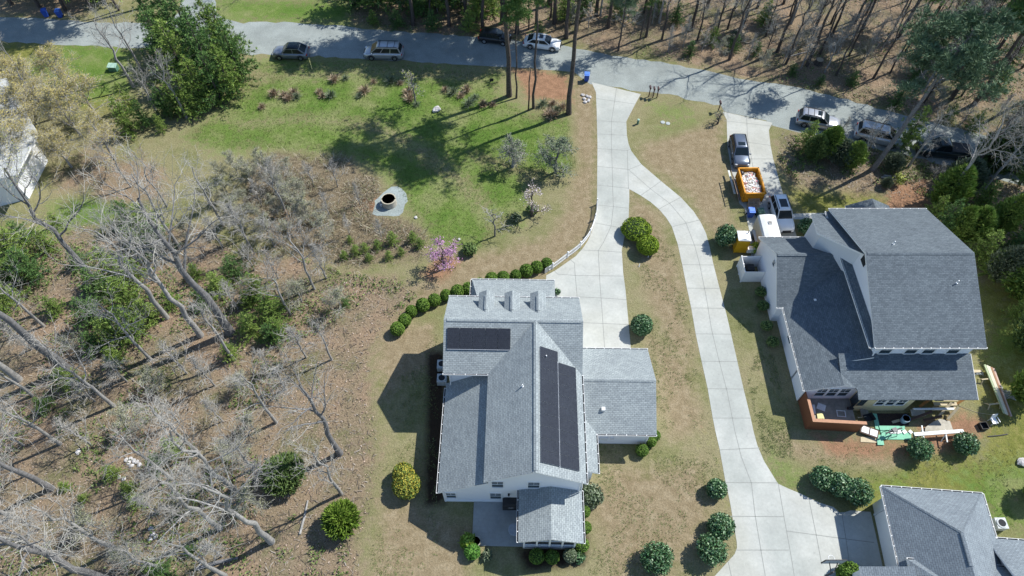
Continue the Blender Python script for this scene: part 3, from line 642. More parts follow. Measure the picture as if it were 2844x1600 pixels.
m=M(); m.box((.55,-.9,1.75),(.2,.2,.3)); m.build('wall_lamp',DARK,h3)
# ================================================================ HOUSE 4 (left edge, partly hidden)
O4=(-71,58,0)
h4=thing('house','white building with pale roof hidden behind ochre trees at the left edge','house',O4,R_(0))
ROOF4=shingle('pale_metal_roof',(.50,.51,.50),(.44,.45,.44),(.36,.37,.36),.5,.4)
zz=4.5
pa=[g3(15,195,zz),g3(95,335,zz),g3(40,440,zz),g3(-120,480,zz),g3(-150,220,zz)]
m=M(); m.slab([(p[0]-O4[0],p[1]-O4[1],p[2]) for p in pa],.25); m.build('roof',[ROOF4,WHITE],h4)
pb=[g3(18,225,0),g3(88,340,0),g3(40,430,0),g3(-110,460,0),g3(-140,240,0)]
pb=[(p[0]*.97+q[0]*.03-O4[0],p[1]-O4[1],0) for p,q in zip([(a_[0],a_[1]) for a_ in pa],pb)]
m=M(); m.prism([(x*.93,y*.93,0) for x,y,z in pb],(0,0,4.2)); m.build('wall',SID,h4)
m=M(); q=g3(30,420,0); m.box((q[0]-O4[0]+1,q[1]-O4[1]-.5,1.2),(1.6,.1,2.0)); m.build('window',GLASS,h4)
# ================================================================ VEHICLES
TYRE=plain('tyre_rubber',(.018,.018,.02),.85); RIM=glossy('wheel_rim',(.45,.46,.48),.3,.8); CGL=glossy('car_glass',(.012,.02,.025),.12); CGL.node_tree.nodes['Principled BSDF'].inputs['Specular IOR Level'].default_value=.35
HEADL=glossy('headlight_lens',(.7,.72,.74),.1); TAILL=glossy('tail_light_lens',(.35,.02,.02),.2); TRIMB=plain('black_plastic',(.03,.03,.032),.6)
CHROME=glossy('bright_metal',(.6,.6,.62),.2,.9)
def paint(name,c,metal=.3,rough=.28):
    m=glossy(name,c,rough,metal,.6); return m
def car(name,label,loc,rz,pm,L=4.7,W=1.86,H=1.68,kind='suv',roof=None,extras=(),group=None,cat='car'):
    t=thing(name,label,cat,(loc[0],loc[1],0.015),rz,group)
    hl=L/2; hw=W/2; g0=.22
    belt=H*.60 if kind!='sedan' else H*.63; hood=belt*.97
    if kind=='van': prof=[(-hl,.35,.86),(-hl+.08,belt,.93),(-hl+.5,belt,1),(hl*.42,belt,1),(hl*.62,belt*.93,.98),(hl-.25,belt*.76,.90),(hl-.04,belt*.6,.8),(hl,.4,.72)]
    elif kind=='sedan': prof=[(-hl,.42,.78),(-hl+.1,belt*.93,.86),(-hl+.7,belt,.96),(-.9,belt*1.0,1),(hl*.36,belt,1),(hl*.7,belt*.93,.97),(hl-.25,belt*.80,.88),(hl-.04,belt*.62,.76),(hl,.4,.66)]
    else: prof=[(-hl,.4,.86),(-hl+.08,belt*.92,.92),(-hl+.4,belt,1),(hl*.38,belt,1),(hl*.72,belt*.96,.98),(hl-.22,belt*.88,.91),(hl-.04,belt*.68,.82),(hl,.42,.74)]
    m=M(); n0=0; rings=[]
    for x,zt_,k in prof:
        w_=hw*k; rings.append([(x,-w_*.94,g0),(x,-w_,g0+.18),(x,-w_,zt_*.62+.1),(x,-w_*.93,zt_*.96),(x,-w_*.70,zt_+.03),(x,0,zt_+.06),(x,w_*.70,zt_+.03),(x,w_*.93,zt_*.96),(x,w_,zt_*.62+.1),(x,w_,g0+.18),(x,w_*.94,g0)])
    for r in rings: m.v+=r
    k=len(rings[0])
    for i in range(len(rings)-1):
        for j in range(k):
            a=i*k+j; b=i*k+(j+1)%k; m.f.append((a,b,b+k,a+k)); m.m.append(0)
    m.f.append(tuple(range(k-1,-1,-1))); m.m.append(0); q=(len(rings)-1)*k; m.f.append(tuple(range(q,q+k))); m.m.append(0)
    m.build('body',pm,t,smooth=True,uv=False)
    # wheel arches
    xw=L*.30
    # greenhouse
    if kind=='van': xb,xbt,xft,xf=-hl+.10,-hl+.42,hl*.28,hl*.62
    elif kind=='sedan': xb,xbt,xft,xf=-hl+.42,-hl+1.25,hl*.14,hl*.46
    elif kind=='pickup': xb,xbt,xft,xf=-.55,-.35,.75,1.35
    else: xb,xbt,xft,xf=-hl+.12,-hl+.45,hl*.14,hl*.44
    if kind=='coupe': xb,xbt,xft,xf=-hl+.2,-hl+1.0,hl*.12,hl*.42
    zb=belt+.01; zt_=H-.05; wb=hw*.91; wt=hw*.74
    B=[(xb,-wb,zb),(xf,-wb,zb),(xf,wb,zb),(xb,wb,zb)]; T_=[(xbt,-wt,zt_),(xft,-wt,zt_),(xft,wt,zt_),(xbt,wt,zt_)]
    def pan(nm,q,mat,th=.02,inset=.0):
        mm=M(); c=sum((V(p) for p in q),V())/4; qq=[V(p)+(c-V(p))*inset for p in q]; nn=(qq[1]-qq[0]).cross(qq[2]-qq[0]).normalized()
        mm.prism(qq,-nn*th); return mm.build(nm,mat,t,uv=False)
    m=M()  # cabin core & pillars in body paint
    m.v+=B+T_; m.f+=[(0,1,5,4),(1,2,6,5),(2,3,7,6),(3,0,4,7)]; m.m+=[0]*4; m.build('cabin',pm,t,uv=False)
    def lerp(a,b,s): return tuple(a[i]+(b[i]-a[i])*s for i in range(3))
    def quad(i,j,s0,s1,h0,h1,off):
        p=[lerp(lerp(B[i],B[j],s0),lerp(T_[i],T_[j],s0),h0),lerp(lerp(B[i],B[j],s1),lerp(T_[i],T_[j],s1),h0),lerp(lerp(B[i],B[j],s1),lerp(T_[i],T_[j],s1),h1),lerp(lerp(B[i],B[j],s0),lerp(T_[i],T_[j],s0),h1)]
        nn=(V(p[1])-V(p[0])).cross(V(p[2])-V(p[0])).normalized()*off
        return [V(a)+nn for a in p]
    pan('windshield',quad(1,2,.05,.95,.03,.95,.025),CGL); pan('rear_window',quad(3,0,.08,.92,.1,.9,.025),CGL)
    for i,j in ((0,1),(2,3)):
        cuts=[(.04,.34),(.37,.66),(.69,.97)] if kind in('suv','van') else [(.06,.5),(.54,.95)]
        if j==3: cuts=[(1-b_,1-a_) for a_,b_ in cuts]
        for a_,b_ in cuts: pan('side_window',quad(i,j,a_,b_,.08,.88,.03),CGL)
    m=M(); rp=[(xbt-.02,-wt-.02),(xft+.02,-wt-.02),(xft+.02,wt+.02),(xbt-.02,wt+.02)]
    xs_=[xbt-.05,xbt+.2,(xbt+xft)/2,xft-.2,xft+.04]; zz_=[zt_-.02,zt_+.05,zt_+.07,zt_+.05,zt_-.01]
    ring=[]
    for x,z in zip(xs_,zz_): m.v+=[(x,-wt-.02,z-.03),(x,-wt*.7,z+.01),(x,0,z+.03),(x,wt*.7,z+.01),(x,wt+.02,z-.03),(x,0,zt_-.06)]
    for i in range(len(xs_)-1):
        for j in range(5): a=i*6+j; m.f.append((a,a+1,a+7,a+6)); m.m.append(0)
    m.f.append((5,4,3,2,1,0)); m.m.append(0); q=24; m.f.append((q,q+1,q+2,q+3,q+4,q+5)); m.m.append(0)
    m.build('roof',roof or pm,t,smooth=True,uv=False)
    if 'sunroof' in extras:
        m=M(); m.box(((xft+xbt)/2+(xft-xbt)*.08,0,zt_+.095),((xft-xbt)*.5,wt*1.15,.02)); m.build('sunroof',CGL,t,uv=False)
    if 'smallroof' in extras:
        m=M(); m.box((xft-.5,0,zt_+.09),(.5,wt*1.1,.02)); m.build('sunroof',CGL,t,uv=False)
    if 'rails' in extras:
        for s in (-1,1):
            m=M(); m.beam((xbt+.15,s*wt*.92,zt_+.09),(xft-.1,s*wt*.92,zt_+.09),.04,.05); m.build('roof_rail',TRIMB,t,uv=False)
    if 'bars' in extras:
        for x in (xbt+.5,(xbt+xft)/2,xft-.35):
            m=M(); m.beam((x,-wt*.95,zt_+.10),(x,wt*.95,zt_+.10),.05,.04); m.build('cross_bar',TRIMB,t,uv=False)
    for sx in (-1,1):
        for s in (-1,1):
            c=(sx*xw,s*(hw-.10),.34); wh=M(); wh.tube([(c[0],c[1]-.12,c[2]),(c[0],c[1]-.10,c[2]),(c[0],c[1]+.10,c[2]),(c[0],c[1]+.12,c[2])],[.30,.34,.34,.30],18)
            o=wh.build('wheel',TYRE,t,smooth=False,uv=False); r=M(); r.tube([(c[0],c[1]+s*.10,c[2]),(c[0],c[1]+s*.135,c[2])],[.21,.20],14); r.build('rim',RIM,o,uv=False)
            m=M(); m.tube([(c[0]+.43*math.cos(a_),s*(hw+.004),c[2]+.43*math.sin(a_)) for a_ in [math.pi*i/8 for i in range(9)]],.045,5); m.build('wheel_arch',TRIMB,t,uv=False)
    zh=belt*.72
    for s in (-1,1):
        m=M(); m.ell((hl-.22,s*hw*.68,zh),(.20,.20,.10),nu=10,nv=6); m.build('headlight',HEADL,t,smooth=True,uv=False)
        m=M(); m.box((-hl+.06,s*hw*.78,belt*.82),(.12,.26,.2)); m.build('tail_light',TAILL,t,uv=False)
        m=M(); m.ell((xf-.25,s*(hw+.07),belt+.04),(.09,.13,.08),nu=8,nv=5); m.build('mirror',pm,t,smooth=True,uv=False)
    m=M(); m.box((hl-.03,0,.55),(.1,W*.5,.22)); m.build('grille',TRIMB,t,uv=False)
    m=M(); m.box((hl-.02,0,.36),(.12,W*.78,.1)); m.build('front_bumper',TRIMB,t,uv=False)
    m=M(); m.box((-hl+.02,0,.42),(.12,W*.8,.16)); m.build('rear_bumper',TRIMB if 'darkbump' in extras else pm,t,uv=False)
    if kind=='pickup':
        m=M(); m.box((-1.65,0,belt+.05),(1.9,W*.80,.04)); m.build('cargo_bed',TRIMB,t,uv=False)
    return t
def cpos(x,y,z=0): return g(x,y,z)
SIL=paint('silver_paint',(.45,.46,.49),.5); GRY=paint('gray_paint',(.23,.25,.29),.5); BLK=paint('black_paint',(.012,.013,.015),.2); WHT=paint('white_paint',(.78,.79,.79),0,.3); DKT=paint('dark_teal_paint',(.02,.035,.04),.3); BLG=paint('blue_gray_paint',(.13,.155,.20),.5); LSI=paint('light_silver_paint',(.55,.57,.60),.4)
def heading(a,b):
    p,q=g(*a),g(*b); return math.atan2(q[1]-p[1],q[0]-p[0])
CG='cars parked along the gravel road'
car('parked_car','gray hatchback with black glass roof parked on the gravel road beside a yellow marker pole','car' and g(735,141),heading((780,145),(692,143)),GRY,4.5,1.85,1.6,'coupe',roof=CGL,extras=('sunroof',),group=CG)
car('parked_minivan','silver minivan with roof bars parked half in tree shade on the gravel road',g(967,141),heading((1010,143),(920,141)),SIL,4.9,1.92,1.75,'van',extras=('bars','rails'),group=CG,cat='minivan')
car('parked_car','small black car in the shade on the far edge of the road',g(1245,103),heading((1215,100),(1278,108)),BLK,4.1,1.75,1.55,'suv',group=CG)
car('parked_car','white sedan with a dark sunroof parked on the far edge of the road',g(1364,117),heading((1325,113),(1405,123)),WHT,4.75,1.84,1.46,'sedan',extras=('smallroof',),group=CG)
car('parked_car','silver station wagon with black roof rails parked behind a small bright pine',g(2054,314),heading((2010,304),(2100,322)),SIL,4.9,1.88,1.66,'suv',extras=('rails','bars','smallroof'),group=CG)
car('parked_van','long silver van beneath the leaning pine trunk on the road',g(2205,352),heading((2165,342),(2260,365)),LSI,5.2,1.98,1.85,'van',extras=('rails',),group=CG,cat='van')
car('pickup_truck','dark teal pickup truck in deep shade on the road at the right',g(2365,386),heading((2420,392),(2310,380)),DKT,5.6,1.98,1.8,'pickup',group=CG,cat='pickup truck')
car('parked_car','dark car half hidden by branches at the right end of the road',g(2545,425),heading((2500,412),(2590,436)),BLK,4.8,1.9,1.7,'suv',group=CG)
car('parked_car','blue-gray station wagon parked on the upper driveway above the dumpster',(25.5,55.0),-math.pi/2-.05,BLG,4.5,1.86,1.62,'suv',extras=('smallroof','rails'))
car('parked_car','white sport utility car with a large sunroof parked between dumpster and trailer',(28.25,45.95),-math.pi/2+.03,WHT,4.55,1.82,1.68,'suv',extras=('sunroof','rails'))
# ---------------------------------------------------------------- wheelie bins
BLUEP=plain('blue_plastic',(.03,.09,.42),.45,var=.06); BLUEL=plain('light_blue_plastic',(.10,.22,.62),.45,var=.06); GRNP=plain('green_plastic',(.06,.13,.09),.5,var=.08)
def bin_(label,xy,rz,mb,ml,group=None):
    t=thing('wheelie_bin',label,'trash bin',(xy[0],xy[1],.012),rz,group)
    m=M(); m.v+=[(-.24,-.26,.08),(.24,-.26,.08),(.24,.24,.08),(-.24,.24,.08),(-.30,-.34,.98),(.30,-.34,.98),(.30,.32,.98),(-.30,.32,.98)]
    for q in ((3,2,1,0),(4,5,6,7),(0,1,5,4),(1,2,6,5),(2,3,7,6),(3,0,4,7)): m.f.append(q); m.m.append(0)
    m.box((0,-.36,.93),(.56,.05,.08)); m.build('bin_body',mb,t,uv=False)
    m=M(); m.prism([(-.31,-.37,.98),(.31,-.37,.98),(.33,.36,1.0),(-.33,.36,1.0)],(0,0,.05)); m.prism([(-.26,-.2,1.03),(.26,-.2,1.03),(.26,.2,1.05),(-.26,.2,1.05)],(0,0,.04)); m.tube([(-.28,.38,1.02),(.28,.38,1.02)],.03,6); m.build('lid',ml,t,uv=False)
    for s in (-1,1):
        m=M(); m.tube([(s*.27,.27,.12),(s*.32,.27,.12)],.12,12); m.build('wheel',TYRE,t,uv=False)
    return t
BG='blue roadside recycling bins'
bin_('dark blue wheelie bin on the left of the pair in shade at the top left',g(119,42),.25,BLUEP,BLUEP,BG)
bin_('dark blue wheelie bin with sunlit lid, right one of the top left pair',g(154,43),.1,BLUEP,BLUEL,BG)
bin_('bright blue recycling bin standing alone at the road beside the leaning pine',g(1475,203),-.1,BLUEP,BLUEL,BG)
bin_('blue recycling bin next to a green bin below the dumpster',g(1892,529,1.0),.0,BLUEP,BLUEL)
bin_('dark green trash bin next to the blue bin below the dumpster',g(1915,530.5,1.0),.05,GRNP,GRNP)
# ---------------------------------------------------------------- mailboxes
WOODB=plain('brown_post_wood',(.11,.06,.045),.8); MBX=plain('mailbox_brown',(.10,.06,.06),.5)
def mailbox(label,xy,rz,group=None):
    t=thing('mailbox',label,'mailbox',(xy[0],xy[1],0),rz,group)
    m=M(); m.box((0,0,.6),(.1,.1,1.2)); m.beam((0,-.1,.95),(0,.28,1.15),.07,.07); m.build('post',WOODB,t)
    m=M(); pr=[(-.09*math.cos(a)*1.1,-.12,1.22+.12*math.sin(a)+.1) for a in [math.pi*i/6 for i in range(7)]]; m.prism([(-.1,-.12,1.2)]+pr+[(.1,-.12,1.2)],(0,.5,0)); m.build('box',MBX,t)
    m=M(); m.box((.115,.1,1.36),(.015,.04,.16)); m.build('flag',TAILL,t)
MG='row of three mailboxes'
mailbox('brown mailbox on a post, leftmost of three between road and driveway',g(1632,243),0,MG)
mailbox('brown mailbox on a post, middle one of three between road and driveway',g(1642,246),0,MG)
mailbox('brown mailbox on a post, rightmost of three between road and driveway',g(1652,246),0,MG)
mailbox('single brown mailbox on a post at the corner of the second driveway',g(1806,281),0)
# ---------------------------------------------------------------- dumpster with debris
YELP=plain('yellow_orange_paint',(.62,.27,.02),.5,var=.18,scale=3); STEEL=plain('dusty_steel',(.22,.21,.20),.7)
dz=math.pi/2+.02; dc=(25.6,49.75)
dt=thing('dumpster','orange-yellow roll-off dumpster heaped with white rubble on the second driveway','dumpster',(dc[0],dc[1],.015),dz)
DL,DW,DH=3.6,2.15,1.55
m=M()
for s in (-1,1): m.prism([(-DL/2,s*DW/2,.25),(DL/2,s*DW/2,.25),(DL/2,s*DW/2,DH),(-DL/2,s*DW/2,DH)],(0,-s*.06,0))
m.box((-DL/2+.03,0,(.25+DH)/2),(.06,DW,DH-.25)); m.box((DL/2-.03,0,(.25+DH)/2),(.06,DW,DH-.25)); m.box((0,0,.27),(DL,DW,.08)); m.build('container',YELP,dt)
m=M()
for s in (-1,1): m.box((0,s*(DW/2),DH+.03),(DL+.1,.14,.12))
for s in (-1,1): m.box((s*DL/2,0,DH+.03),(.14,DW+.1,.12))
m.build('rim',YELP,dt)
m=M()
for s in (-1,1):
    for i in range(7): m.box((-DL/2+.2+i*(DL-.4)/6,s*(DW/2+.04),(.3+DH)/2),(.08,.08,DH-.3))
for i in range(3): m.box((-DL/2-.04,0,.5+.4*i),(.08,DW*.9,.08))
m.build('side_rib',YELP,dt)
for s in (-1,1):
    m=M(); m.beam((-DL/2+.1,s*.45,.12),(DL/2-.1,s*.45,.12),.14,.2); m.build('skid',STEEL,dt)
rr=random.Random(5)
RUB=[plain('plaster_rubble',(.66,.65,.62),.9),plain('tan_board',(.45,.33,.22),.9),plain('pink_insulation',(.6,.28,.3),.95),plain('black_bag',(.02,.02,.025),.4)]
m=M(); m.ell((0,0,.9),(DL/2-.15,DW/2-.12,.45),0,16,8,rr,.05)
for i in range(330):
    x=rr.uniform(-DL/2+.2,DL/2-.2); y=rr.uniform(-DW/2+.18,DW/2-.18); z=1.02+.3*(1-(2*x/DL)**2)*(1-(2*y/DW)**2)+rr.uniform(0,.08)
    s=rr.uniform(.06,.30); m.box((x,y,z),(s*rr.uniform(.6,1.8),s*rr.uniform(.3,1),.03+.05*rr.random()),rr.uniform(0,6),rr.choice([0,0,0,0,0,1,1,2]),(rr.uniform(-.6,.6),'X'))
m.ell((1.4,.75,1.25),(.35,.3,.22),3,10,7,rr,.1); m.ell((.9,.3,1.2),(.25,.25,.15),3,10,7,rr,.1)
o=m.build('rubble',RUB,dt); o['kind']='stuff'
# open gate on left
GATEM=plain('gate_brown',(.16,.11,.08),.6)
m=M(); sy=DW/2
def loc2(x,y,z): return (x,y,z)
p0=(-DL/2+.6,sy+.1); 
for i in range(10):
    x=-1.6+i*.36; m.beam((x,sy+.22,.35),(x-.05,sy+.75,1.35),.05,.05)
m.beam((-1.7,sy+.75,1.35),(1.75,sy+.75,1.35),.07,.07); m.beam((-1.7,sy+.22,.35),(1.75,sy+.22,.35),.07,.07); m.beam((-1.65,sy+.5,.85),(1.7,sy+.5,.85),.05,.05)
m.prism([(-.5,sy+.42,.75),(.5,sy+.42,.75),(.5,sy+.7,1.2),(-.5,sy+.7,1.2)],(0,.03,0)); m.build('side_gate',GATEM,dt)
q=(23.85,50.5); m=M(); m.beam((0,-1.65,.5),(0,1.65,.62),.2,.05); o=m.build('plank',plain('pale_plank',(.62,.64,.6),.8)); o.location=(q[0],q[1],0); o.rotation_euler=(0,0,.04)
tag(o,'long pale board leaning beside the open gate of the dumpster','board')
# pallets
PAL=plain('pallet_wood',(.36,.26,.17),.85,var=.3)
def pallet(label,xy,z,rz,group=None,tilt=0):
    t=thing('pallet',label,'pallet',(xy[0],xy[1],z),rz,group); t.rotation_euler=(tilt,0,rz)
    m=M()
    for i in range(6): m.box((0,-.5+.2*i,.12),(1.2,.13,.02))
    m.build('deck_board',PAL,t); m=M()
    for s in (-1,0,1): m.box((s*.55,0,.06),(.09,1.05,.09))
    m.build('stringer',PAL,t)
pg='pallets stacked at the dumpster'
q=g(1897,520,.3)
pallet('wooden pallet lying flat at the bottom of the stack by the dumpster',q,.02,.0,pg); pallet('wooden pallet lying in the middle of the stack by the dumpster',q,.17,.05,pg); pallet('wooden pallet leaning on the dumpster end, topmost of the stack',(q[0],q[1]+.35),.35,0,pg,.7)
# ---------------------------------------------------------------- white trailer
tz=math.pi/2; 
TRW=plain('trailer_white',(.62,.62,.60),.45,var=.12,scale=1.2); TRS=plain('trailer_side',(.50,.48,.42),.55)
tc=(25.85,43.35)
tr=thing('trailer','white box trailer with a roof vent parked beside the white car','trailer',(tc[0],tc[1],.015),tz)
m=M(); wv=.92; m.prism([(-1.9,-wv,.5),(-1.9,wv,.5),(-1.9,wv,2.2),(-1.9,wv*.85,2.38),(-1.9,wv*.4,2.46),(-1.9,0,2.48),(-1.9,-wv*.4,2.46),(-1.9,-wv*.85,2.38),(-1.9,-wv,2.2)],(2.9,0,0)); m.build('box',TRS,tr)
m=M(); pr=[(wv*1.01,2.2),(wv*.86,2.39),(wv*.4,2.475),(0,2.495),(-wv*.4,2.475),(-wv*.86,2.39),(-wv*1.01,2.2)]
m.prism([(-1.92,y,z) for y,z in pr]+[(-1.92,y*.98,z-.03) for y,z in pr[::-1]],(2.94,0,0)); m.build('roof',TRW,tr)
m=M(); m.box((-.1,-.05,2.53),(.36,.36,.1),0,0); o=m.build('roof_vent',TRW,tr); m=M(); m.box((-.1,-.05,2.585),(.28,.28,.02)); m.build('vent_lid',STEEL,o)
for s in (-1,1):
    for x in (-1.0,-.2):
        m=M(); m.tube([(x,s*(wv+.02)-.1,.36),(x,s*(wv+.02)+.1,.36)],.34,16); m.build('wheel',TYRE,tr)
    m=M(); m.box((-.6,s*(wv+.1),.78),(1.8,.28,.06)); m.build('fender',TRW,tr)
m=M(); m.beam((.9,-.6,.45),(1.7,0,.5),.1,.12); m.beam((.9,.6,.45),(1.7,0,.5),.1,.12); m.build('tow_bar',TRIMB,tr)
# ---------------------------------------------------------------- portable toilet
PYEL=plain('toilet_yellow',(.60,.34,.015),.5,var=.08)
q=(23.15,41.3); pt=thing('portable_toilet','yellow portable toilet with a white roof standing in front of a dark holly','portable toilet',(q[0],q[1]+.6,0),-.05)
m=M(); m.box((0,0,1.05),(1.12,1.12,2.0)); 
m.build('cabin',PYEL,pt); m=M()
for s in (-1,1): m.box((s*.57,-.57,1.05),(.06,.06,2.0))
m.box((0,-.575,.75),(.9,.02,.05)); m.box((0,-.575,1.5),(.9,.02,.05)); m.build('door_frame',PYEL,pt)
m=M(); m.prism([(-.62,-.62,2.05),(.62,-.62,2.05),(.62,.62,2.05),(-.62,.62,2.05)],(0,0,.08)); m.v+=[(-.6,-.6,2.13),(.6,-.6,2.13),(.6,.6,2.13),(-.6,.6,2.13),(0,-.5,2.3),(0,.5,2.3)]
k=len(m.v)-6; m.f+=[(k,k+1,k+4),(k+1,k+2,k+5,k+4),(k+2,k+3,k+5),(k+3,k,k+4,k+5)]; m.m+=[0]*4; m.build('roof',WHITE,pt)
m=M(); m.tube([(.4,.3,2.1),(.4,.3,2.6)],.05,8); m.build('vent_pipe',TRIMB,pt)
# ---------------------------------------------------------------- white enclosure
q=(23.35,38.7); en=thing('utility_enclosure','white panel fence enclosure open at the top against the left wall of the dark-roofed house','enclosure',(q[0],q[1],0),0)
for nm,a,b in (('panel',(-.75,.95),(-.75,-.9)),('panel',(-.75,-.9),(1.2,-.9)),('panel',(-.75,.95),(1.2,.95))):
    m=M(); m.prism([(a[0],a[1],0),(b[0],b[1],0),(b[0],b[1],1.7),(a[0],a[1],1.7)],(.05,.05,0)); m.build(nm,WHITE,en)
for a in ((-.75,.95),(-.75,.0),(-.75,-.9)):
    m=M(); m.box((a[0],a[1],.9),(.12,.12,1.8)); m.build('post',WHITE,en)
m=M(); m.box((.2,.2,.5),(.7,.7,1.0)); m.build('dark_unit',TRIMB,en)
q=g(1888,636); wh=M(); wh.box((0,0,.55),(1.05,.5,.5)); wh.box((0,0,.82),(1.0,.46,.05)); o=wh.build('chest_box',WHITE); o.location=(q[0],q[1],0); tag(o,'white lidded box between the lime shrub and the white enclosure','box')
# ---------------------------------------------------------------- curved white picket fence
FP=[(1501,515),(1501,530),(1499,545),(1495,560),(1490,575),(1484,590),(1476,603),(1466,615),(1455,627),(1443,637),(1430,646),(1417,656),(1405,665),(1393,674),(1381,682),(1368,690)]
fw=[g(*p) for p in FP]
fn=thing('picket_fence','curved white picket fence along the left edge of the driveway','fence',(fw[0][0],fw[0][1],0))
seg=[]; 
for a,b in zip(fw,fw[1:]):
    L=math.hypot(b[0]-a[0],b[1]-a[1]); k=max(1,int(L/.14))
    for i in range(k): seg.append((a[0]+(b[0]-a[0])*i/k,a[1]+(b[1]-a[1])*i/k,math.atan2(b[1]-a[1],b[0]-a[0])))
m=M()
for x,y,a in seg: m.box((x-fw[0][0],y-fw[0][1],.45),(.075,.02,.86),a)
m.build('picket_row',WHITE,fn,uv=False)
for z in (.2,.72):
    m=M(); m.tube([(x-fw[0][0],y-fw[0][1],z) for x,y,a in seg[::4]],.035,4); m.build('rail',WHITE,fn,uv=False)
for i in range(0,len(seg),13):
    x,y,a=seg[i]; m=M(); m.box((x-fw[0][0],y-fw[0][1],.5),(.11,.11,1.0),a); m.build('post',WHITE,fn,uv=False)
# ---------------------------------------------------------------- stone well ring on gravel
CONW=plain('weathered_concrete',(.40,.37,.31),.9,var=.2,scale=3); WDISC=plain('brown_slatted_cover',(.26,.20,.165),.8,var=.5,scale=6)
q=g(980,513); wl=thing('concrete_riser','round concrete riser with a brown slatted grate standing on pale gravel','riser',(q[0],q[1],0))
m=M(); m.tube([(0,0,0),(0,0,1.0),(0,0,1.0),(0,0,.85)],[.80,.78,.66,.64],28,cap=False); m.build('ring',CONW,wl,smooth=False)
m=M(); m.tube([(0,0,1.0),(0,0,1.04)],[.79,.76],28,cap=False); m.tube([(0,0,.98),(0,0,1.06),(0,0,1.06),(0,0,.98)],[.80,.79,.68,.67],28,cap=False); m.build('lip',plain('pale_lip',(.44,.40,.31),.8),wl)
m=M(); m.tube([(0,0,.90),(0,0,.92)],[.66,.66],24); m.build('cover',WDISC,wl)
for i in range(9):
    x=-.52+.13*i; l=math.sqrt(max(.01,.62**2-x*x)); m=M(); m.box((x,0,.955),(.05,2*l,.03)); m.build('grate_bar',CONW,wl)
m=M(); m.tube([(-.95,-.2,0),(-.95,-.2,.75)],.05,8); m.tube([(-.85,-.35,0),(-.85,-.35,.3),(-.7,-.3,.35)],.07,8); m.build('white_pipe',WHITE,wl)
wl.scale=(1,1,.8)
# ---------------------------------------------------------------- small utilities
TRG=plain('pale_green_metal',(.36,.52,.42),.5); TRGD=plain('green_metal',(.10,.22,.16),.5)
q=g(288,176); t=thing('transformer_box','pale green transformer box on the grass near the ochre trees','utility box',(q[0],q[1],0),-.05)
m=M(); m.box((0,0,.3),(1.0,.7,.6)); m.build('cabinet',TRGD,t); m=M(); m.prism([(-.55,-.38,.6),(.55,-.38,.6),(.55,.38,.72),(-.55,.38,.72)],(0,0,.05)); m.build('lid',TRG,t)
q=g(1604,312); t=thing('utility_pedestal','small green utility pedestal on the verge right of the driveway','utility pedestal',(q[0],q[1],0),0)
m=M(); m.lathe((0,0,0),[(.13,0),(.12,.6),(.10,.62)],10); m.build('barrel',TRGD,t); m=M(); m.lathe((0,0,.6),[(.15,0),(.14,.1),(.05,.15)],10); m.build('cap',TRG,t)
for i,(x,y,nm) in enumerate(((1667,308,'left'),(1680,311,'right'))):
    q=g(x,y); m=M(); m.lathe((0,0,0),[(.26,0),(.26,.04),(.2,.06)],14); o=m.build('access_cover',plain('gray_cover',(.35,.38,.38),.7)); o.location=(q[0],q[1],.003); tag(o,'%s one of two round gray covers in the verge grass'%nm,'cover','access covers')
q=g(781,168); m=M(); m.beam((0,0,.02),(-.35,1.0,.95),.09,.09); o=m.build('marker_pole',plain('yellow_white_pole',(.75,.62,.22),.6)); o.location=(q[0]+.3,q[1]-.5,0); tag(o,'leaning yellow and white marker pole on the grass by the road','pole')
q=g(1233,212); t=thing('sign_frame','dark metal sign frame with a small panel standing left of the pine trunks','sign',(q[0],q[1],0),.15)
m=M(); m.box((0,0,.45),(.04,.04,.9)); m.build('stake',TRIMB,t); m=M(); m.beam((0,0,.05),(.9,.12,.05),.03,.03); m.build('foot',TRIMB,t); m=M(); m.box((.22,0,.62),(.42,.03,.42)); m.build('panel',DARK,t); m=M(); m.box((.9,.12,.9),(.035,.035,1.8)); m.build('tall_stake',TRIMB,t)
def rock(label,xy,s,c=(.45,.43,.42),group=None,n=1):
    rk=random.Random(int(xy[0]*13+xy[1]*7)); m=M()
    m.ell((0,0,s*.3),(s,s*.8,s*.5),0,9,6,rk,.18); o=m.build('rock',RK[0]); o.location=(xy[0],xy[1],0); o.rotation_euler=(0,0,rk.uniform(0,6)); tag(o,label,'rock',group); return o
RK=[plain('pale_stone',(.50,.48,.47),.95,var=.2,scale=3)]
rock('gray boulder on the grass strip below the minivan',g(1098,278),.55)
rock('small white stone on the lawn below the gravel pad',g(1155,603),.18); rock('pale stone at the lower right of the gravel pad',g(1046,548),.22)
for i,(x,y) in enumerate(((1477,243),(1470,250),(1480,254),(1466,240),(1472,258),(1484,246))): rock('pale stone of the small ring right of the leaning pine trunk, %s one'%['topmost','left','right','far left','lowest','far right'][i],g(x,y),.26,group='stones of the ring beside the pine')
for i,(x,y) in enumerate(((330,1155),(338,1160),(325,1165),(345,1163),(352,1170),(318,1158),(332,1172),(300,1200),(312,1205),(380,1330),(384,1345),(378,1358),(392,1350))): rock('white stone in the leaves of the left wood, %s of the scattered thirteen'%['first','second','third','fourth','fifth','sixth','seventh','eighth','ninth','tenth','eleventh','twelfth','last'][i],g(x,y),.22,group='white stones in the leaf litter')
rock('white boulder alone in the leaf litter of the left wood',g(198,1137),.28)
rock('gray rocks at the right edge of the lower right lawn',g(2571,1165),.5)
q=g(2195,162); 
CUT=plain('cut_wood',(.34,.28,.2),.9)
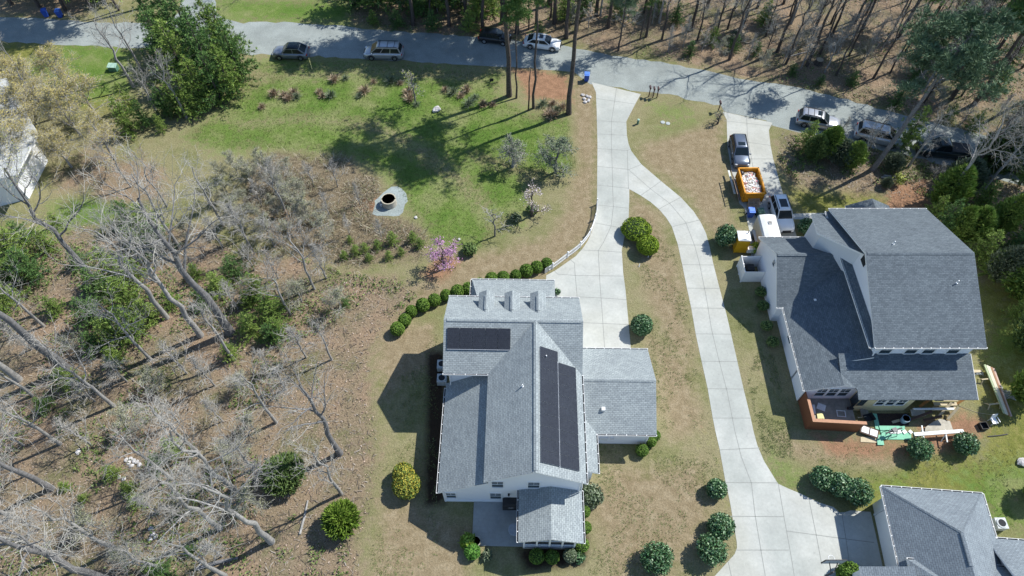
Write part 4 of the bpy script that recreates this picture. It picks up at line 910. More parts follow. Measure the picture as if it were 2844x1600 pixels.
q=g(2058,160); t=thing('tree_stump','cut tree stump among leaves above the road at the upper right','stump',(q[0],q[1],0)); m=M(); m.lathe((0,0,0),[(.62,0),(.5,.15),(.45,.6)],14); m.build('trunk',BARKD,t); m=M(); m.lathe((0,0,.6),[(.44,0),(.44,.012)],14); m.build('cut_face',CUT,t)
def logt(label,a,b,r,mat=BARKL,group=None):
    A,B_=V((*g(*a),r)),V((*g(*b),r)); d=B_-A; m=M(); m.tube([(0,0,0),tuple(d*.5+V((.05,.08,.0))),tuple(d)],[r,r*.9,r*.7],7); o=m.build('fallen_log',mat); o.location=A; tag(o,label,'log',group)
logt('pale fallen log on the ground beside the upper right wood edge',(2222,444),(2272,452),.13); logt('second pale fallen log just below the first beside the upper right wood edge',(2216,447),(2276,458),.10)
logt('thin pale fallen trunk on the leaves behind the big leaning pine',(2365,202),(2480,176),.10)
logt('grey fallen trunk at the top edge of the right wood',(1985,143),(2040,130),.08)
logt('pale fallen log crossing the leaves left of the yellow-green conifer',(755,1345),(775,1260),.10)
logt('short fallen branch near the foot of the bare trunk at lower left',(297,1392),(318,1372),.06,CUT)
logt('long grey fallen log in the lower left wood near the stones',(500,1430),(600,1405),.16,BARK)
# ---------------------------------------------------------------- house 1 yard things
ACM=plain('ac_gray',(.42,.45,.45),.5)
def acu(label,xy,group=None,s=.85):
    t=thing('air_conditioner',label,'air conditioner',(xy[0],xy[1],0),0,group)
    m=M(); m.box((0,0,.4),(s,s,.7)); m.build('housing',ACM,t)
    m=M(); m.lathe((0,0,.75),[(s*.47,0),(s*.46,.05),(s*.38,.06)],20); m.build('top_ring',ACM,t); m=M(); m.lathe((0,0,.8),[(s*.34,0),(s*.34,.015)],18); m.build('fan_grille',DARK,t)
acu('gray air conditioner at the left wall of the solar-panel house, upper of two',g(1113,925),'air conditioners by the solar-panel house'); acu('gray air conditioner at the left wall of the solar-panel house, lower of two',g(1113,960),'air conditioners by the solar-panel house')
acu('gray-green air conditioner by the right wall of the lower right house',g(2506,1322))
q=g(1288,1278); t=thing('covered_grill','black covered grill on the patio under the white wall','grill',(q[0],q[1]+.1,.1),0)
m=M(); m.box((0,0,.45),(1.5,.62,.9)); m.prism([(-.75,-.33,.88),(.75,-.33,.88),(.75,-.28,1.1),(.5,-.1,1.18),(-.5,-.1,1.18),(-.75,-.28,1.1)],(0,.6,0)); m.build('cover',TRIMB,t); m=M(); m.beam((-.3,-.36,.8),(.1,-.36,.8),.03,.03); m.build('handle',CHROME,t)
q=g(1299,1345); t=thing('round_table','gray round patio table beside the screened porch','table',(q[0]-.15,q[1]+.2,.1),0)
m=M(); m.lathe((0,0,.7),[(.48,0),(.5,.02),(.48,.04)],22); m.build('tabletop',plain('gray_table',(.35,.38,.42),.5),t); m=M(); m.lathe((0,0,0),[(.25,0),(.05,.06),(.04,.7)],10); m.build('leg',TRIMB,t)
q=g(1322,1365); m=M(); 
q=g(1322-0,1372)
# planter
q=g(1197,1366); t=thing('plant_pot','round white-rimmed plant pot with brown soil at the corner of the patio','plant pot',(q[0],q[1],.1),0)
m=M(); m.tube([(0,0,0),(0,0,.5),(0,0,.5),(0,0,.42)],[.30,.42,.36,.34],20,cap=False); m.build('pot',CONW,t); m=M(); m.lathe((0,0,.40),[(.345,0),(.345,.03)],18); m.build('soil',plain('potting_soil',(.16,.08,.05),1,var=.4,scale=12),t)
# yard lamp/white sticks by bushes
for i,(x,y,l) in enumerate(((1630,648,'white stake lying at the foot of the smaller clipped dome shrub'),(1607,672,'short white post in the straw beside the shadow of the clipped domes'))):
    q=g(x,y); m=M(); m.tube([(0,0,0),(.1,.25,.25)],.035,6); o=m.build('white_stake',WHITE); o.location=(*q,0); tag(o,l,'stake')
# ---------------------------------------------------------------- building site behind house 2
GRB=plain('green_board',(.20,.48,.33),.7,var=.12); WB=plain('white_board',(.72,.73,.72),.6); TANB=plain('tan_board_2',(.50,.42,.28),.8); DKB=plain('dark_timber',(.10,.06,.045),.8)
def board(label,a,b,w_,z=.05,h=.04,mat=WB,cat='board',name='board',group=None,z2=None):
    A=V((*g(*a),z)); B_=V((*g(*b),z if z2 is None else z2)); c=(A+B_)/2; m=M(); m.beam(tuple(A-c),tuple(B_-c),w_,h); o=m.build(name,mat); o.location=c; return tag(o,label,cat,group)
def flat(label,pts,z,h,mat,cat='board',name='board'):
    P=[g(x,y,z) for x,y in pts]; c=(sum(p[0] for p in P)/len(P),sum(p[1] for p in P)/len(P)); ar=sum(P[i][0]*P[(i+1)%len(P)][1]-P[(i+1)%len(P)][0]*P[i][1] for i in range(len(P)))
    if ar<0: P=P[::-1]
    m=M(); m.slab([(p[0]-c[0],p[1]-c[1],h) for p in P],h,0,0); o=m.build(name,mat); o.location=(c[0],c[1],z); return tag(o,label,cat)
zz3=lambda x,y:((2400+.17256*x)/OV,(1000+.17256*y)/OV)
flat('long green board lying flat behind the building site',[zz3(255,1130),zz3(750,1180),zz3(755,1285),zz3(290,1280)],.02,.05,GRB)
flat('green board jutting towards the lawn at the left of the building site',[zz3(190,1200),zz3(285,1210),zz3(320,1370),zz3(215,1370)],.08,.05,GRB)
flat('green board strip in the shade along the dark pit',[zz3(135,860),zz3(200,870),zz3(260,1130),zz3(180,1110)],.03,.05,GRB)
flat('green board strip closing the lower side of the dark pit',[zz3(235,1060),zz3(650,1065),zz3(650,1130),zz3(255,1130)],.10,.05,GRB)
flat('tan plywood sheet left of the green board',[zz3(-60,1240),zz3(190,1235),zz3(205,1335),zz3(-60,1320)],.02,.04,TANB)
flat('pale concrete slab at the right of the building site',[zz3(1100,1000),zz3(1210,955),zz3(1370,990),zz3(1430,1155),zz3(970,1155),zz3(975,1090)],.02,.12,CONW,'slab','slab')
flat('gray step slab in the shade beside the timber frames',[zz3(740,800),zz3(960,810),zz3(990,900),zz3(760,905)],.35,.1,CONW,'slab','slab')
flat('dark soil pit under the cream wall',[zz3(200,860),zz3(720,860),zz3(720,1055),zz3(240,1055)],.012,.02,plain('dark_soil',(.045,.03,.025),1,var=.4),'soil','soil_bed')
flat('wide gray plank deck under the lower roof of the building site',[zz3(780,780),zz3(1440,775),zz3(1440,805),zz3(800,805)],.9,.1,WB)
board('long white beam lying across trestles behind the building site',zz3(735,1250),zz3(1520,1195),.30,.75,.10,WB,'beam','beam')
for i,(a,b,l) in enumerate(((zz3(1215,1150),zz3(1265,1295),'right'),(zz3(865,1120),zz3(890,1225),'left'))):
    q=g(*b); t=thing('trestle','white trestle under the %s end of the long beam'%l,'trestle',(q[0],q[1],0)); m=M(); m.beam((-.2,-.1,0),(0,.3,.7),.08,.05); m.build('leg',WB,t); m=M(); m.beam((.3,-.1,0),(0,.3,.7),.08,.05); m.build('leg',WB,t); m=M(); m.beam((-.1,-.4,.66),(.1,.7,.66),.1,.06); m.build('top_bar',WB,t)
for i,(a,b,l,mt) in enumerate(((zz3(690,990),zz3(1000,900),'dark timber frame leaning left above the orange boards',DKB),(zz3(930,990),zz3(1160,975),'dark timber frame leaning to the right over the slab',DKB),(zz3(1320,970),zz3(1420,830),'pale upright timber at the right edge of the site',TANB),(zz3(1180,920),zz3(1310,760),'diagonal brown timber propped under the lower roof',TANB),(zz3(870,770),zz3(1060,640),'orange timber joist below the lower roof edge',plain('orange_timber',(.45,.2,.06),.7)),(zz3(1440,740),zz3(1620,640),'brown stair stringer at the right corner of the lower roof',plain('stringer_brown',(.34,.17,.05),.7)))):
    board(l,a,b,.2,.25,.12,mt,'timber','timber',z2=1.0)
q=g(*zz3(1200,690)); t=thing('wooden_stairs','pale stair flight with a slatted top under the lower roof corner','stairs',(q[0],q[1],0),0)
for i in range(5):
    m=M(); m.box((0,-.15-.3*i+.6,1.7-.3*i),(2.0,.32,.06)); m.build('step',TANB,t)
m=M(); m.box((-.3,.9,1.85),(2.4,.8,.06)); m.build('landing',WB,t)
q=g(*zz3(625,985)); t=thing('bucket','light blue bucket at the edge of the dark pit','bucket',(q[0],q[1],.03),0); m=M(); m.tube([(0,0,0),(0,0,.62),(0,0,.62),(0,0,.1)],[.28,.34,.31,.26],18,cap=False); m.build('shell',plain('light_blue_plastic2',(.30,.42,.55),.5),t); m=M(); m.lathe((0,0,.1),[(.27,0),(.27,.01)],16); m.build('bottom',BLUEP,t)
board('short pale board leaning from the pit to the bucket',zz3(445,1010),zz3(565,975),.22,.1,.04,TANB)
rr=random.Random(9)
WL=['white paper sheet on the green boards','white cloth bundle on the green boards','white offcut lying on the green boards','folded white plastic on the green boards']
for i in range(4):
    x,y=zz3(450+i*95,1165); q=g(x,y); m=M(); m.box((0,0,.04),(.5-.07*i,.3,.05),.2*i); o=m.build('offcut',WB); o.location=(q[0],q[1],.09); tag(o,WL[i]+', %s'%['leftmost','second from left','third from left','rightmost'][i],'offcut','white offcuts on the green boards')
q=g(*zz3(400,1200)); t=thing('saw_stand','black metal saw stand on the green boards','stand',(q[0],q[1],.08),.3)
for s in (-1,1):
    for r_ in (-1,1):
        m=M(); m.beam((s*.5,r_*.35,0),(s*.25,r_*.15,.8),.04,.04); m.build('leg',TRIMB,t)
m=M(); m.beam((-.8,0,.82),(.8,0,.82),.12,.08); m.build('rail',TRIMB,t); m=M(); m.box((0,0,.95),(.4,.35,.2)); m.build('saw',STEEL,t)
q=g(*zz3(60,1170)); t=thing('metal_shelf','brown frame tray with white panels left of the green boards','tray',(q[0],q[1],.3),-.4); m=M(); m.box((0,0,0),(1.5,.8,.05)); m.build('tray_base',DKB,t); m=M(); m.box((-.35,0,.04),(.6,.6,.03)); m.build('panel',WB,t); m=M(); m.box((.35,0,.04),(.6,.6,.03)); m.build('panel',WB,t)
q=g(*zz3(60,1080)); t=thing('wheelbarrow','dark cart full of tools between deck fence and pit','cart',(q[0],q[1]+.6,.0),.3); m=M(); m.v+=[(-.3,-.25,.4),(.3,-.25,.4),(.3,.25,.4),(-.3,.25,.4),(-.45,-.35,.75),(.45,-.35,.75),(.45,.35,.75),(-.45,.35,.75)]
for q_ in ((3,2,1,0),(0,1,5,4),(1,2,6,5),(2,3,7,6),(3,0,4,7)): m.f.append(q_); m.m.append(0)
m.build('tub',TRIMB,t); m=M(); m.tube([(.55,-.04,.2),(.55,.04,.2)],.2,14); m.build('wheel',TYRE,t)
for s in (-1,1):
    m=M(); m.beam((.5,s*.2,.25),(-.9,s*.3,.6),.05,.05); m.build('handle',TANB,t)
# on the deck
flat2=lambda l,pts,z,h,mt,cat='board':flat(l,pts,z,h,mt,cat)
zz2=lambda x,y:((2100+.1656*x)/OV,(1000+.1656*y)/OV)
flat2('lavender-white sheet lying askew on the deck',[zz2(1040,715),zz2(1175,765),zz2(1150,865),zz2(1010,810)],.43,.02,WB)
flat2('pale yellow sheet at the lower left corner of the deck',[zz2(1015,890),zz2(1110,885),zz2(1145,985),zz2(1030,985)],.5,.03,plain('pale_yellow_sheet',(.62,.58,.28),.7))
flat2('narrow white board along the left fence of the deck',[zz2(935,750),zz2(980,750),zz2(1000,905),zz2(965,905)],.46,.04,WB)
q=g(*zz2(1400,960)); t=thing('window_frame','empty white window frame lying on the deck','window frame',(q[0],q[1]+.15,.45),-.1)
for a,b,c_,d in ((-.35,0,.06,.6),(.35,0,.06,.6),(0,.27,.64,.06),(0,-.27,.64,.06)):
    m=M(); m.box((a,b,0),(c_,d,.05)); m.build('bar',WB,t)
q=g(*zz2(1540,840)); m=M(); m.tube([(0,0,.0),(.1,.2,.5),(.25,.1,.8)],.05,6); m.box((.0,-.05,.1),(.5,.2,.2)); o=m.build('tool_pile',TRIMB); o.location=(q[0],q[1],.42); tag(o,'dark pile of tools at the right end of the deck','tools')
q=g(*zz2(1665,1010),2.0); m=M(); 
for i in range(7): m.tube([(.03*i,0,.05),(.03*i-.05,-.12,-.1),(.02*i,-.14,-.35-.03*(i%3))],.02,5)
o=m.build('rope_coil',plain('tan_rope',(.5,.34,.17),.8)); o.location=(q[0],q[1],1.95); tag(o,'tan rope hanging over the cap of the deck fence','rope')
# steps beside deck
q=g(*zz2(1760,950)); t=thing('deck_steps','dark wooden steps leading off the right end of the deck','steps',(q[0],q[1]+.4,0),-.1)
for i in range(3):
    m=M(); m.box((.28*i,0,.38-.13*i),(.24,1.3,.05)); m.build('step',DECKW,t)
# timber pile, plastic
LUM=[plain('lumber_pale',(.58,.55,.42),.8),plain('lumber_brown',(.30,.17,.10),.8),plain('lumber_pink',(.50,.36,.30),.8),plain('lumber_green',(.36,.42,.26),.8)]
LA=['outermost left, greenish','second from left, pale','middle, pale','second from right, brown','outermost right, pinkish']
for i in range(5):
    a=zz3(1885+34*i,120+14*i); b=zz3(2195+27*i,900+12*i)
    board('long plank of the lumber pile right of the lower roof, %s'%LA[i],a,b,.17,.55+.02*(i%2),.09,LUM[[3,0,0,1,2][i]],'plank','plank','planks of the long lumber pile')
for i,(x,y) in enumerate(((1950,340),(2060,740))):
    q=g(*zz3(x,y)); t=thing('sawhorse','wooden sawhorse under the %s end of the lumber pile'%('upper','lower')[i],'sawhorse',(q[0],q[1],0),.1)
    m=M(); m.beam((-.6,0,.45),(.6,0,.45),.1,.09); m.build('top_bar',TANB,t)
    for s in (-1,1):
        for r_ in (-1,1):
            m=M(); m.beam((s*.55,r_*.3,0),(s*.45,0,.45),.06,.05); m.build('leg',TANB,t)
PLA=glossy('clear_plastic_sheet',(.55,.58,.6),.2); PLA.node_tree.nodes['Principled BSDF'].inputs['Alpha'].default_value=.45
def film(label,pts):
    P=[g(*zz3(*p)) for p in pts]; c=P[0]; rk=random.Random(3); m=M(); cx=sum(p[0] for p in P)/len(P); cy=sum(p[1] for p in P)/len(P)
    n=len(P); ringn=[]
    for k_ in (1,.75,.5,.25):
        for p in P: m.v.append((cx+(p[0]-cx)*k_-c[0],cy+(p[1]-cy)*k_-c[1],.04+rk.uniform(0,.22)))
    m.v.append((cx-c[0],cy-c[1],.2))
    for r_ in range(3):
        for j in range(n): m.f.append((r_*n+j,r_*n+(j+1)%n,(r_+1)*n+(j+1)%n,(r_+1)*n+j)); m.m.append(0)
    for j in range(n): m.f.append((3*n+j,3*n+(j+1)%n,4*n)); m.m.append(0)
    o=m.build('plastic_sheet',PLA); o.location=(c[0],c[1],.0); tag(o,label,'plastic sheet')
film('crumpled clear plastic sheet on the grass right of the lumber pile',[(2150,470),(2230,500),(2330,490),(2400,540),(2470,640),(2440,660),(2340,620),(2270,640),(2220,700),(2200,620)])
film('strip of clear plastic beside the upper part of the lumber pile',[(2080,310),(2150,370),(2225,450),(2220,500),(2140,480),(2090,380)])
film('clear plastic wrap at the upper left of the lumber pile',[(1740,200),(1900,200),(1910,265),(1830,250),(1770,260)])
flat('tan board at the top of the lumber pile next to the roof',[zz3(1710,160),zz3(1890,160),zz3(1890,195),zz3(1720,210)],.2,.05,TANB)
q=g(*zz3(2050,1010)); t=thing('lawn_chair','white plastic lawn chair on the grass below the lumber pile','chair',(q[0],q[1],0),.15)
m=M(); m.box((0,0,.42),(.5,.5,.04)); m.build('seat',WHITE,t); m=M(); m.prism([(-.25,.25,.42),(.25,.25,.42),(.25,.38,.95),(-.25,.38,.95)],(0,.03,0)); m.build('backrest',WHITE,t)
for s in (-1,1):
    m=M(); m.box((s*.27,0,.64),(.06,.5,.03)); m.build('armrest',WHITE,t)
    for r_ in (-1,1): m=M(); m.box((s*.24,r_*.23,.2),(.04,.04,.42)); m.build('leg',WHITE,t)
q=g(*zz3(1895,1080)); t=thing('black_crate','black open crate lying left of the white lawn chair','crate',(q[0],q[1],0),.1)
m=M(); m.box((0,0,.03),(.6,.6,.04)); 
for s in (-1,1): m.box((s*.3,0,.2),(.03,.6,.4)); m.box((0,s*.3,.2),(.6,.03,.4))
m.build('crate_body',TRIMB,t)
m=M(); q=g(*zz3(2145,1225)); m.tube([(-.85,-.05,.05),(-.3,0,.06),(.3,.06,.06),(.9,.16,.05)],.05,6); o=m.build('black_pipe',TRIMB); o.location=(*q,0); tag(o,'curved black pipe on the grass right of the camellia bushes','pipe')
q=g(*zz3(1700,800)); m=M(); m.tube([(-1.4,.7,.03),(-.5,.2,.03),(.6,-.3,.03),(1.8,-.5,.03)],.02,5); o=m.build('garden_cord',TANB); o.location=(*q,0); tag(o,'thin tan cord lying across the dirt right of the stairs','cord')
# ---------------------------------------------------------------- basketball hoop
q=g(2066,1455); bb=thing('basketball_hoop','basketball hoop with a clear backboard on the concrete by the lower right garage','basketball hoop',(q[0],q[1],.015),0)
m=M(); m.tube([(0,0,0),(0,0,2.4)],.07,8); m.build('pole',TRIMB,bb)
for s in (-1,1):
    m=M(); m.beam((s*.12,0,2.2),(s*.3,.55,2.75),.05,.05); m.build('brace',TRIMB,bb)
m=M(); m.box((0,.6,2.85),(1.5,.04,.95)); m.build('backboard',plain('frosted_board',(.45,.48,.5),.3),bb)
m=M()
for c_,d in (((0,.63,3.33),(1.56,.07,.06)),((0,.63,2.37),(1.56,.07,.06)),((-.76,.63,2.85),(.06,.07,.96)),((.76,.63,2.85),(.06,.07,.96))): m.box(c_,d)
m.build('frame',TRIMB,bb)
m=M(); m.tube([(.23*math.cos(a),.9+.23*math.sin(a),2.6) for a in [2*math.pi*i/16 for i in range(17)]],.02,5); o=m.build('hoop_ring',WHITE,bb)
m=M(); 
for i in range(8):
    a=2*math.pi*i/8; m.tube([(.23*math.cos(a),.9+.23*math.sin(a),2.6),(.13*math.cos(a+.3),.9+.13*math.sin(a+.3),2.2)],.01,3)
m.build('net',WHITE,o)
# right edge shed in the trees
from mathutils import noise as mno
# ================================================================ VEGETATION
def rot_dir(d,ang,az):
    d=d.normalized(); a=V((1,0,0)) if abs(d.x)<.8 else V((0,1,0)); a=(a-d*a.dot(d)).normalized(); b=d.cross(a)
    return (d*math.cos(ang)+(a*math.cos(az)+b*math.sin(az))*math.sin(ang)).normalized()
def limb(m,p,d,L,r,n,segs,rnd,wob=.18,up=.06,tip=.35):
    pts=[V(p)]; rs=[r]; dd=V(d).normalized()
    for i in range(segs):
        dd=(dd+V((rnd.gauss(0,wob),rnd.gauss(0,wob),rnd.gauss(0,wob)+up))).normalized()
        pts.append(pts[-1]+dd*(L/segs)); rs.append(r*(1-(1-tip)*(i+1)/segs))
    m.tube(pts,rs,n,cap=False); return pts,rs
def at_frac(pts,rs,f):
    x=f*(len(pts)-1); i=min(int(x),len(pts)-2); t=x-i
    return pts[i].lerp(pts[i+1],t),(pts[i+1]-pts[i]).normalized(),rs[i]*(1-t)+rs[i+1]*t
def bare_tree(seed,H,r0,style='spread',dens=1.0,leaf=None,leafn=0,fork=.45,lean=(0,0),ls=1.25):
    """returns (trunk M, crown M, leaves M)"""
    rnd=random.Random(seed); T=M(); C=M(); Lf=M()
    top=V((lean[0],lean[1],H)); pts=[V((0,0,-.2))]; rs=[r0*1.25]; n=9
    for i in range(1,n+1):
        f=i/n; pts.append(V((lean[0]*f+rnd.gauss(0,.018)*H*f,lean[1]*f+rnd.gauss(0,.018)*H*f,H*.85*f))); rs.append(r0*(1-.8*f)+.015)
    T.tube(pts,rs,9,cap=False)
    n1=int(9*dens)
    for i in range(n1):
        f=fork+(1-fork)*(i/(n1-1))**.9*.97; p,d,r=at_frac(pts,rs,f)
        az=i*2.4+rnd.uniform(-.5,.5); ang=R_(rnd.uniform(32,58)) if style!='up' else R_(rnd.uniform(16,34))
        L=H*(.34 if style!='up' else .30)*(1.15-.75*(f-fork)/(1-fork))*rnd.uniform(.75,1.15)
        q1,s1_=limb(T,p,rot_dir(d,ang,az),L,max(.03,r*.52),6,6,rnd,.16,.05,.25)
        n2=int(7*dens)
        for j in range(n2):
            f2=.22+.78*j/(n2-1); p2_,d2,r2=at_frac(q1,s1_,f2)
            q2,s2_=limb(C,p2_,rot_dir(d2,R_(rnd.uniform(30,60)),rnd.uniform(0,6.28)),L*.42*(1.2-.5*f2)*rnd.uniform(.7,1.2),max(.02,r2*.55),4,4,rnd,.2,.05,.4)
            n3=int(4.4*dens)
            for k in range(n3):
                f3=.2+.8*k/max(1,n3-1); p3,d3,r3=at_frac(q2,s2_,f3)
                q3,s3=limb(C,p3,rot_dir(d3,R_(rnd.uniform(25,60)),rnd.uniform(0,6.28)),L*.33*rnd.uniform(.5,1.2),.013,3,3,rnd,.22,.04,.5)
                for u in range(1):
                    p4,d4,r4=at_frac(q3,s3,rnd.uniform(.3,.95))
                    a=p4; b=p4+rot_dir(d4,R_(rnd.uniform(25,55)),rnd.uniform(0,6.28))*L*.18*rnd.uniform(.5,1.2); C.tube([a,b],[.010,.007],3,cap=False)
                for u in range(leafn):
                    p4,d4,r4=at_frac(q3,s3,rnd.uniform(.1,1)); leafq(Lf,p4+V((rnd.gauss(0,.12),rnd.gauss(0,.12),rnd.gauss(0,.12))),.06*ls,rnd)
    return T,C,Lf
def leafq(m,p,s,rnd,asp=1.0,nrm=None):
    if nrm is None: nrm=V((rnd.gauss(0,1),rnd.gauss(0,1),rnd.gauss(.6,1)))
    if nrm.length<1e-3: nrm=V((0,0,1))
    nrm=nrm.normalized(); a=V((rnd.gauss(0,1),rnd.gauss(0,1),rnd.gauss(0,1))); a=a-nrm*a.dot(nrm)
    if a.length<1e-3: return
    a=a.normalized(); b=nrm.cross(a); s=s*rnd.uniform(.7,1.3); p=V(p)
    m.face([p-a*s*asp,p-b*s*.5,p+a*s*asp,p+b*s*.5])
def tuft(m,p,d,L,rnd,n=9,wd=.035):
    p=V(p); d=V(d).normalized()
    for i in range(n):
        q=rot_dir(d,R_(rnd.uniform(8,75)),rnd.uniform(0,6.28)); s=q.cross(V((rnd.gauss(0,1),rnd.gauss(0,1),rnd.gauss(0,1))))
        if s.length<1e-3: continue
        s=s.normalized()*wd; l=L*rnd.uniform(.7,1.2); m.face([p-s*.5,p+q*l*.5-s,p+q*l,p+q*l*.5+s])
def pine_young(seed,H,R,tn=11,dens=1.0,z0=.06,Lt=.42):
    rnd=random.Random(seed); T=M(); C=M()
    T.tube([(0,0,-.1),(0,0,H*.5),(0,0,H*.97)],[.035*H*.5,.02*H*.5,.02],7,cap=False)
    nw=int(H*2.1)
    for i in range(nw):
        f=z0+(1-z0)*i/nw; z=H*f; rr_=R*(1-f)**.75*(.75+.5*rnd.random())+.15
        nb=max(3,int((4+3*(1-f))*dens))
        for j in range(nb):
            az=rnd.uniform(0,6.28); d=V((math.cos(az),math.sin(az),rnd.uniform(.12,.55)*(1 if f>.3 else .6))).normalized()
            L=rr_*rnd.uniform(.7,1.15); T.tube([(0,0,z),tuple(V((0,0,z))+d*L)],[.03,.012],3,cap=False)
            k=max(2,int(L/.30*dens))
            for u in range(k):
                t=(u+.7)/k; p=V((0,0,z))+d*L*t+V((rnd.gauss(0,.14),rnd.gauss(0,.14),rnd.gauss(0,.10)))*(.4+t)
                tuft(C,p,d+V((0,0,.5)),Lt*rnd.uniform(.8,1.1),rnd,tn)
    tuft(C,(0,0,H),(0,0,1),.5,rnd,12)
    return T,C
def pine_tall(seed,H,r0,R,zc=.62,nclump=34,lean=(0,0),tn=8,low=None,per=26,Lt=.45):
    """mature pine: bare trunk, crown of separate needle clumps"""
    rnd=random.Random(seed); T=M(); C=M()
    pts=[V((0,0,-.2))]; rs=[r0*1.2]
    for i in range(1,10):
        f=i/9; pts.append(V((lean[0]*f+rnd.gauss(0,.004)*H,lean[1]*f+rnd.gauss(0,.004)*H,H*.97*f))); rs.append(r0*(1-.72*f))
    T.tube(pts,rs,9,cap=False)
    for i in range(nclump):
        f=zc+(1-zc)*(i/nclump)**.9; p,d,r=at_frac(pts,rs,min(.999,f)); az=i*2.4+rnd.uniform(-.6,.6)
        L=R*(1-.62*((f-zc)/(1-zc)))*rnd.uniform(.55,1.15); dd=V((math.cos(az),math.sin(az),rnd.uniform(.05,.5))).normalized()
        q,s=limb(T,p,dd,L,max(.03,r*.3),4,4,rnd,.12,.06,.3)
        for c_ in range(3):
            pc,_,_=at_frac(q,s,(1,.78,.55)[c_]); w_=(.8,.65,.5)[c_]
            for u in range(int(per*(1,.8,.6)[c_])):
                o=V((rnd.gauss(0,.48),rnd.gauss(0,.48),rnd.gauss(0,.22)))*w_*1.2
                tuft(C,pc+o,o+V((0,0,.7)),Lt*rnd.uniform(.8,1.1),rnd,tn)
    if low:
        for i in range(low):
            f=rnd.uniform(.22,zc); p,d,r=at_frac(pts,rs,f); az=rnd.uniform(0,6.28); limb(T,p,V((math.cos(az),math.sin(az),.1)),rnd.uniform(.6,2),.035,3,3,rnd,.2,-.02,.4)
    return T,C
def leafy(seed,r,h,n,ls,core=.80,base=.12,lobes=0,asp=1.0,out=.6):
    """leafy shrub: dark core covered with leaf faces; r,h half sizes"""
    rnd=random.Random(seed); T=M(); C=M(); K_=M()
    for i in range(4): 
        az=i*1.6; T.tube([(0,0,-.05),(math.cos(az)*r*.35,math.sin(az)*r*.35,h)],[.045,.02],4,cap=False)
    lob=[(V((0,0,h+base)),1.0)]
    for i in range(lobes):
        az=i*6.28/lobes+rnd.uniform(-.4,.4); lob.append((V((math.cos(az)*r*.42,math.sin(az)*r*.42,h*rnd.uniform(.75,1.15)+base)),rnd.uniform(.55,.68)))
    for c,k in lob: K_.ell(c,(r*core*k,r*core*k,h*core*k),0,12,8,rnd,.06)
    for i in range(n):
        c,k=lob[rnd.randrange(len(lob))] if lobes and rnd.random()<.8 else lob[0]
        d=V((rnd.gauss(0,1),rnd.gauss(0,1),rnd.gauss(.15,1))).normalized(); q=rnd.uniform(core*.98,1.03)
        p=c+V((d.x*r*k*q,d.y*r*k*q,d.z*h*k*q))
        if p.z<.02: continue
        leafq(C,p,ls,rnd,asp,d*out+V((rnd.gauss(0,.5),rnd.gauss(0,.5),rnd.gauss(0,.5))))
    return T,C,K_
def cedar(seed,H,R,n=1500,ls=.16,top=.6,rag=.2):
    """dense evergreen with upward sprays"""
    rnd=random.Random(seed); T=M(); C=M(); K_=M()
    T.tube([(0,0,-.1),(0,0,H*.9)],[.05*H*.35,.02],6,cap=False)
    K_.ell((0,0,H*.40),(R*.5,R*.5,H*.34),0,12,9,rnd,.15)
    for i in range(n):
        f=rnd.random()**.9; z=H*(.04+.96*f); rr_=R*(math.sin(min(1,(f+.12)/.55)*math.pi/2) if f<.43 else (1-((f-.43)/.57)**1.5)**.7)*rnd.uniform(1-rag*1.6,1+rag*.6)
        az=rnd.uniform(0,6.28); p=V((math.cos(az)*rr_,math.sin(az)*rr_,z)); d=V((math.cos(az)*top,math.sin(az)*top,.75)).normalized()
        for u in range(4):
            q=rot_dir(d,R_(rnd.uniform(0,45)),rnd.uniform(0,6.28)); s=q.cross(V((rnd.gauss(0,1),rnd.gauss(0,1),rnd.gauss(0,1))))
            if s.length<1e-3: continue
            s=s.normalized()*ls*.22; l=ls*rnd.uniform(1.2,2.4); C.face([p,p+q*l*.5-s,p+q*l,p+q*l*.5+s])
    return T,C,K_
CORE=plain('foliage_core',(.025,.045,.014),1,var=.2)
def mk(name,label,cat,xy,parts,rz=0,group=None,scale=1,z=0):
    t=thing(name,label,cat,(xy[0],xy[1],z),rz,group)
    if scale!=1: t.scale=(scale,)*3 if not hasattr(scale,'__len__') else scale
    for nm,m,mat in parts:
        if m.f: m.build(nm,mat,t,uv=False,smooth=(nm=='trunk'))
    return t
class Kit:
    """a few meshes of one kind, placed many times with object copies"""
    def __init__(s): s.p={}
    def place(s,key,make,name,label,cat,xy,rz=0,scale=1,group=None):
        if key not in s.p:
            s.p[key]=mk(name,label,cat,xy,make(),rz,group,scale); return s.p[key]
        t=dup(s.p[key],(xy[0],xy[1],0),rz,scale,label); t['category']=cat
        if group: t['group']=group
        elif 'group' in t.keys(): del t['group']
        return t
kit=Kit()
ONES=['','first','second','third','fourth','fifth','sixth','seventh','eighth','ninth','tenth','eleventh','twelfth','thirteenth','fourteenth','fifteenth','sixteenth','seventeenth','eighteenth','nineteenth']
TENS={20:'twentieth',30:'thirtieth',40:'fortieth',50:'fiftieth',60:'sixtieth',70:'seventieth',80:'eightieth'}; TC={2:'twenty',3:'thirty',4:'forty',5:'fifty',6:'sixty',7:'seventy',8:'eighty'}
def ordn(i):
    n=i+1
    if n<20: return ONES[n]
    return TENS[n] if n%10==0 else TC[n//10]+'-'+ONES[n%10]
def rank(lst,i): return sorted(range(len(lst)),key=lambda k:lst[k][0]).index(i)
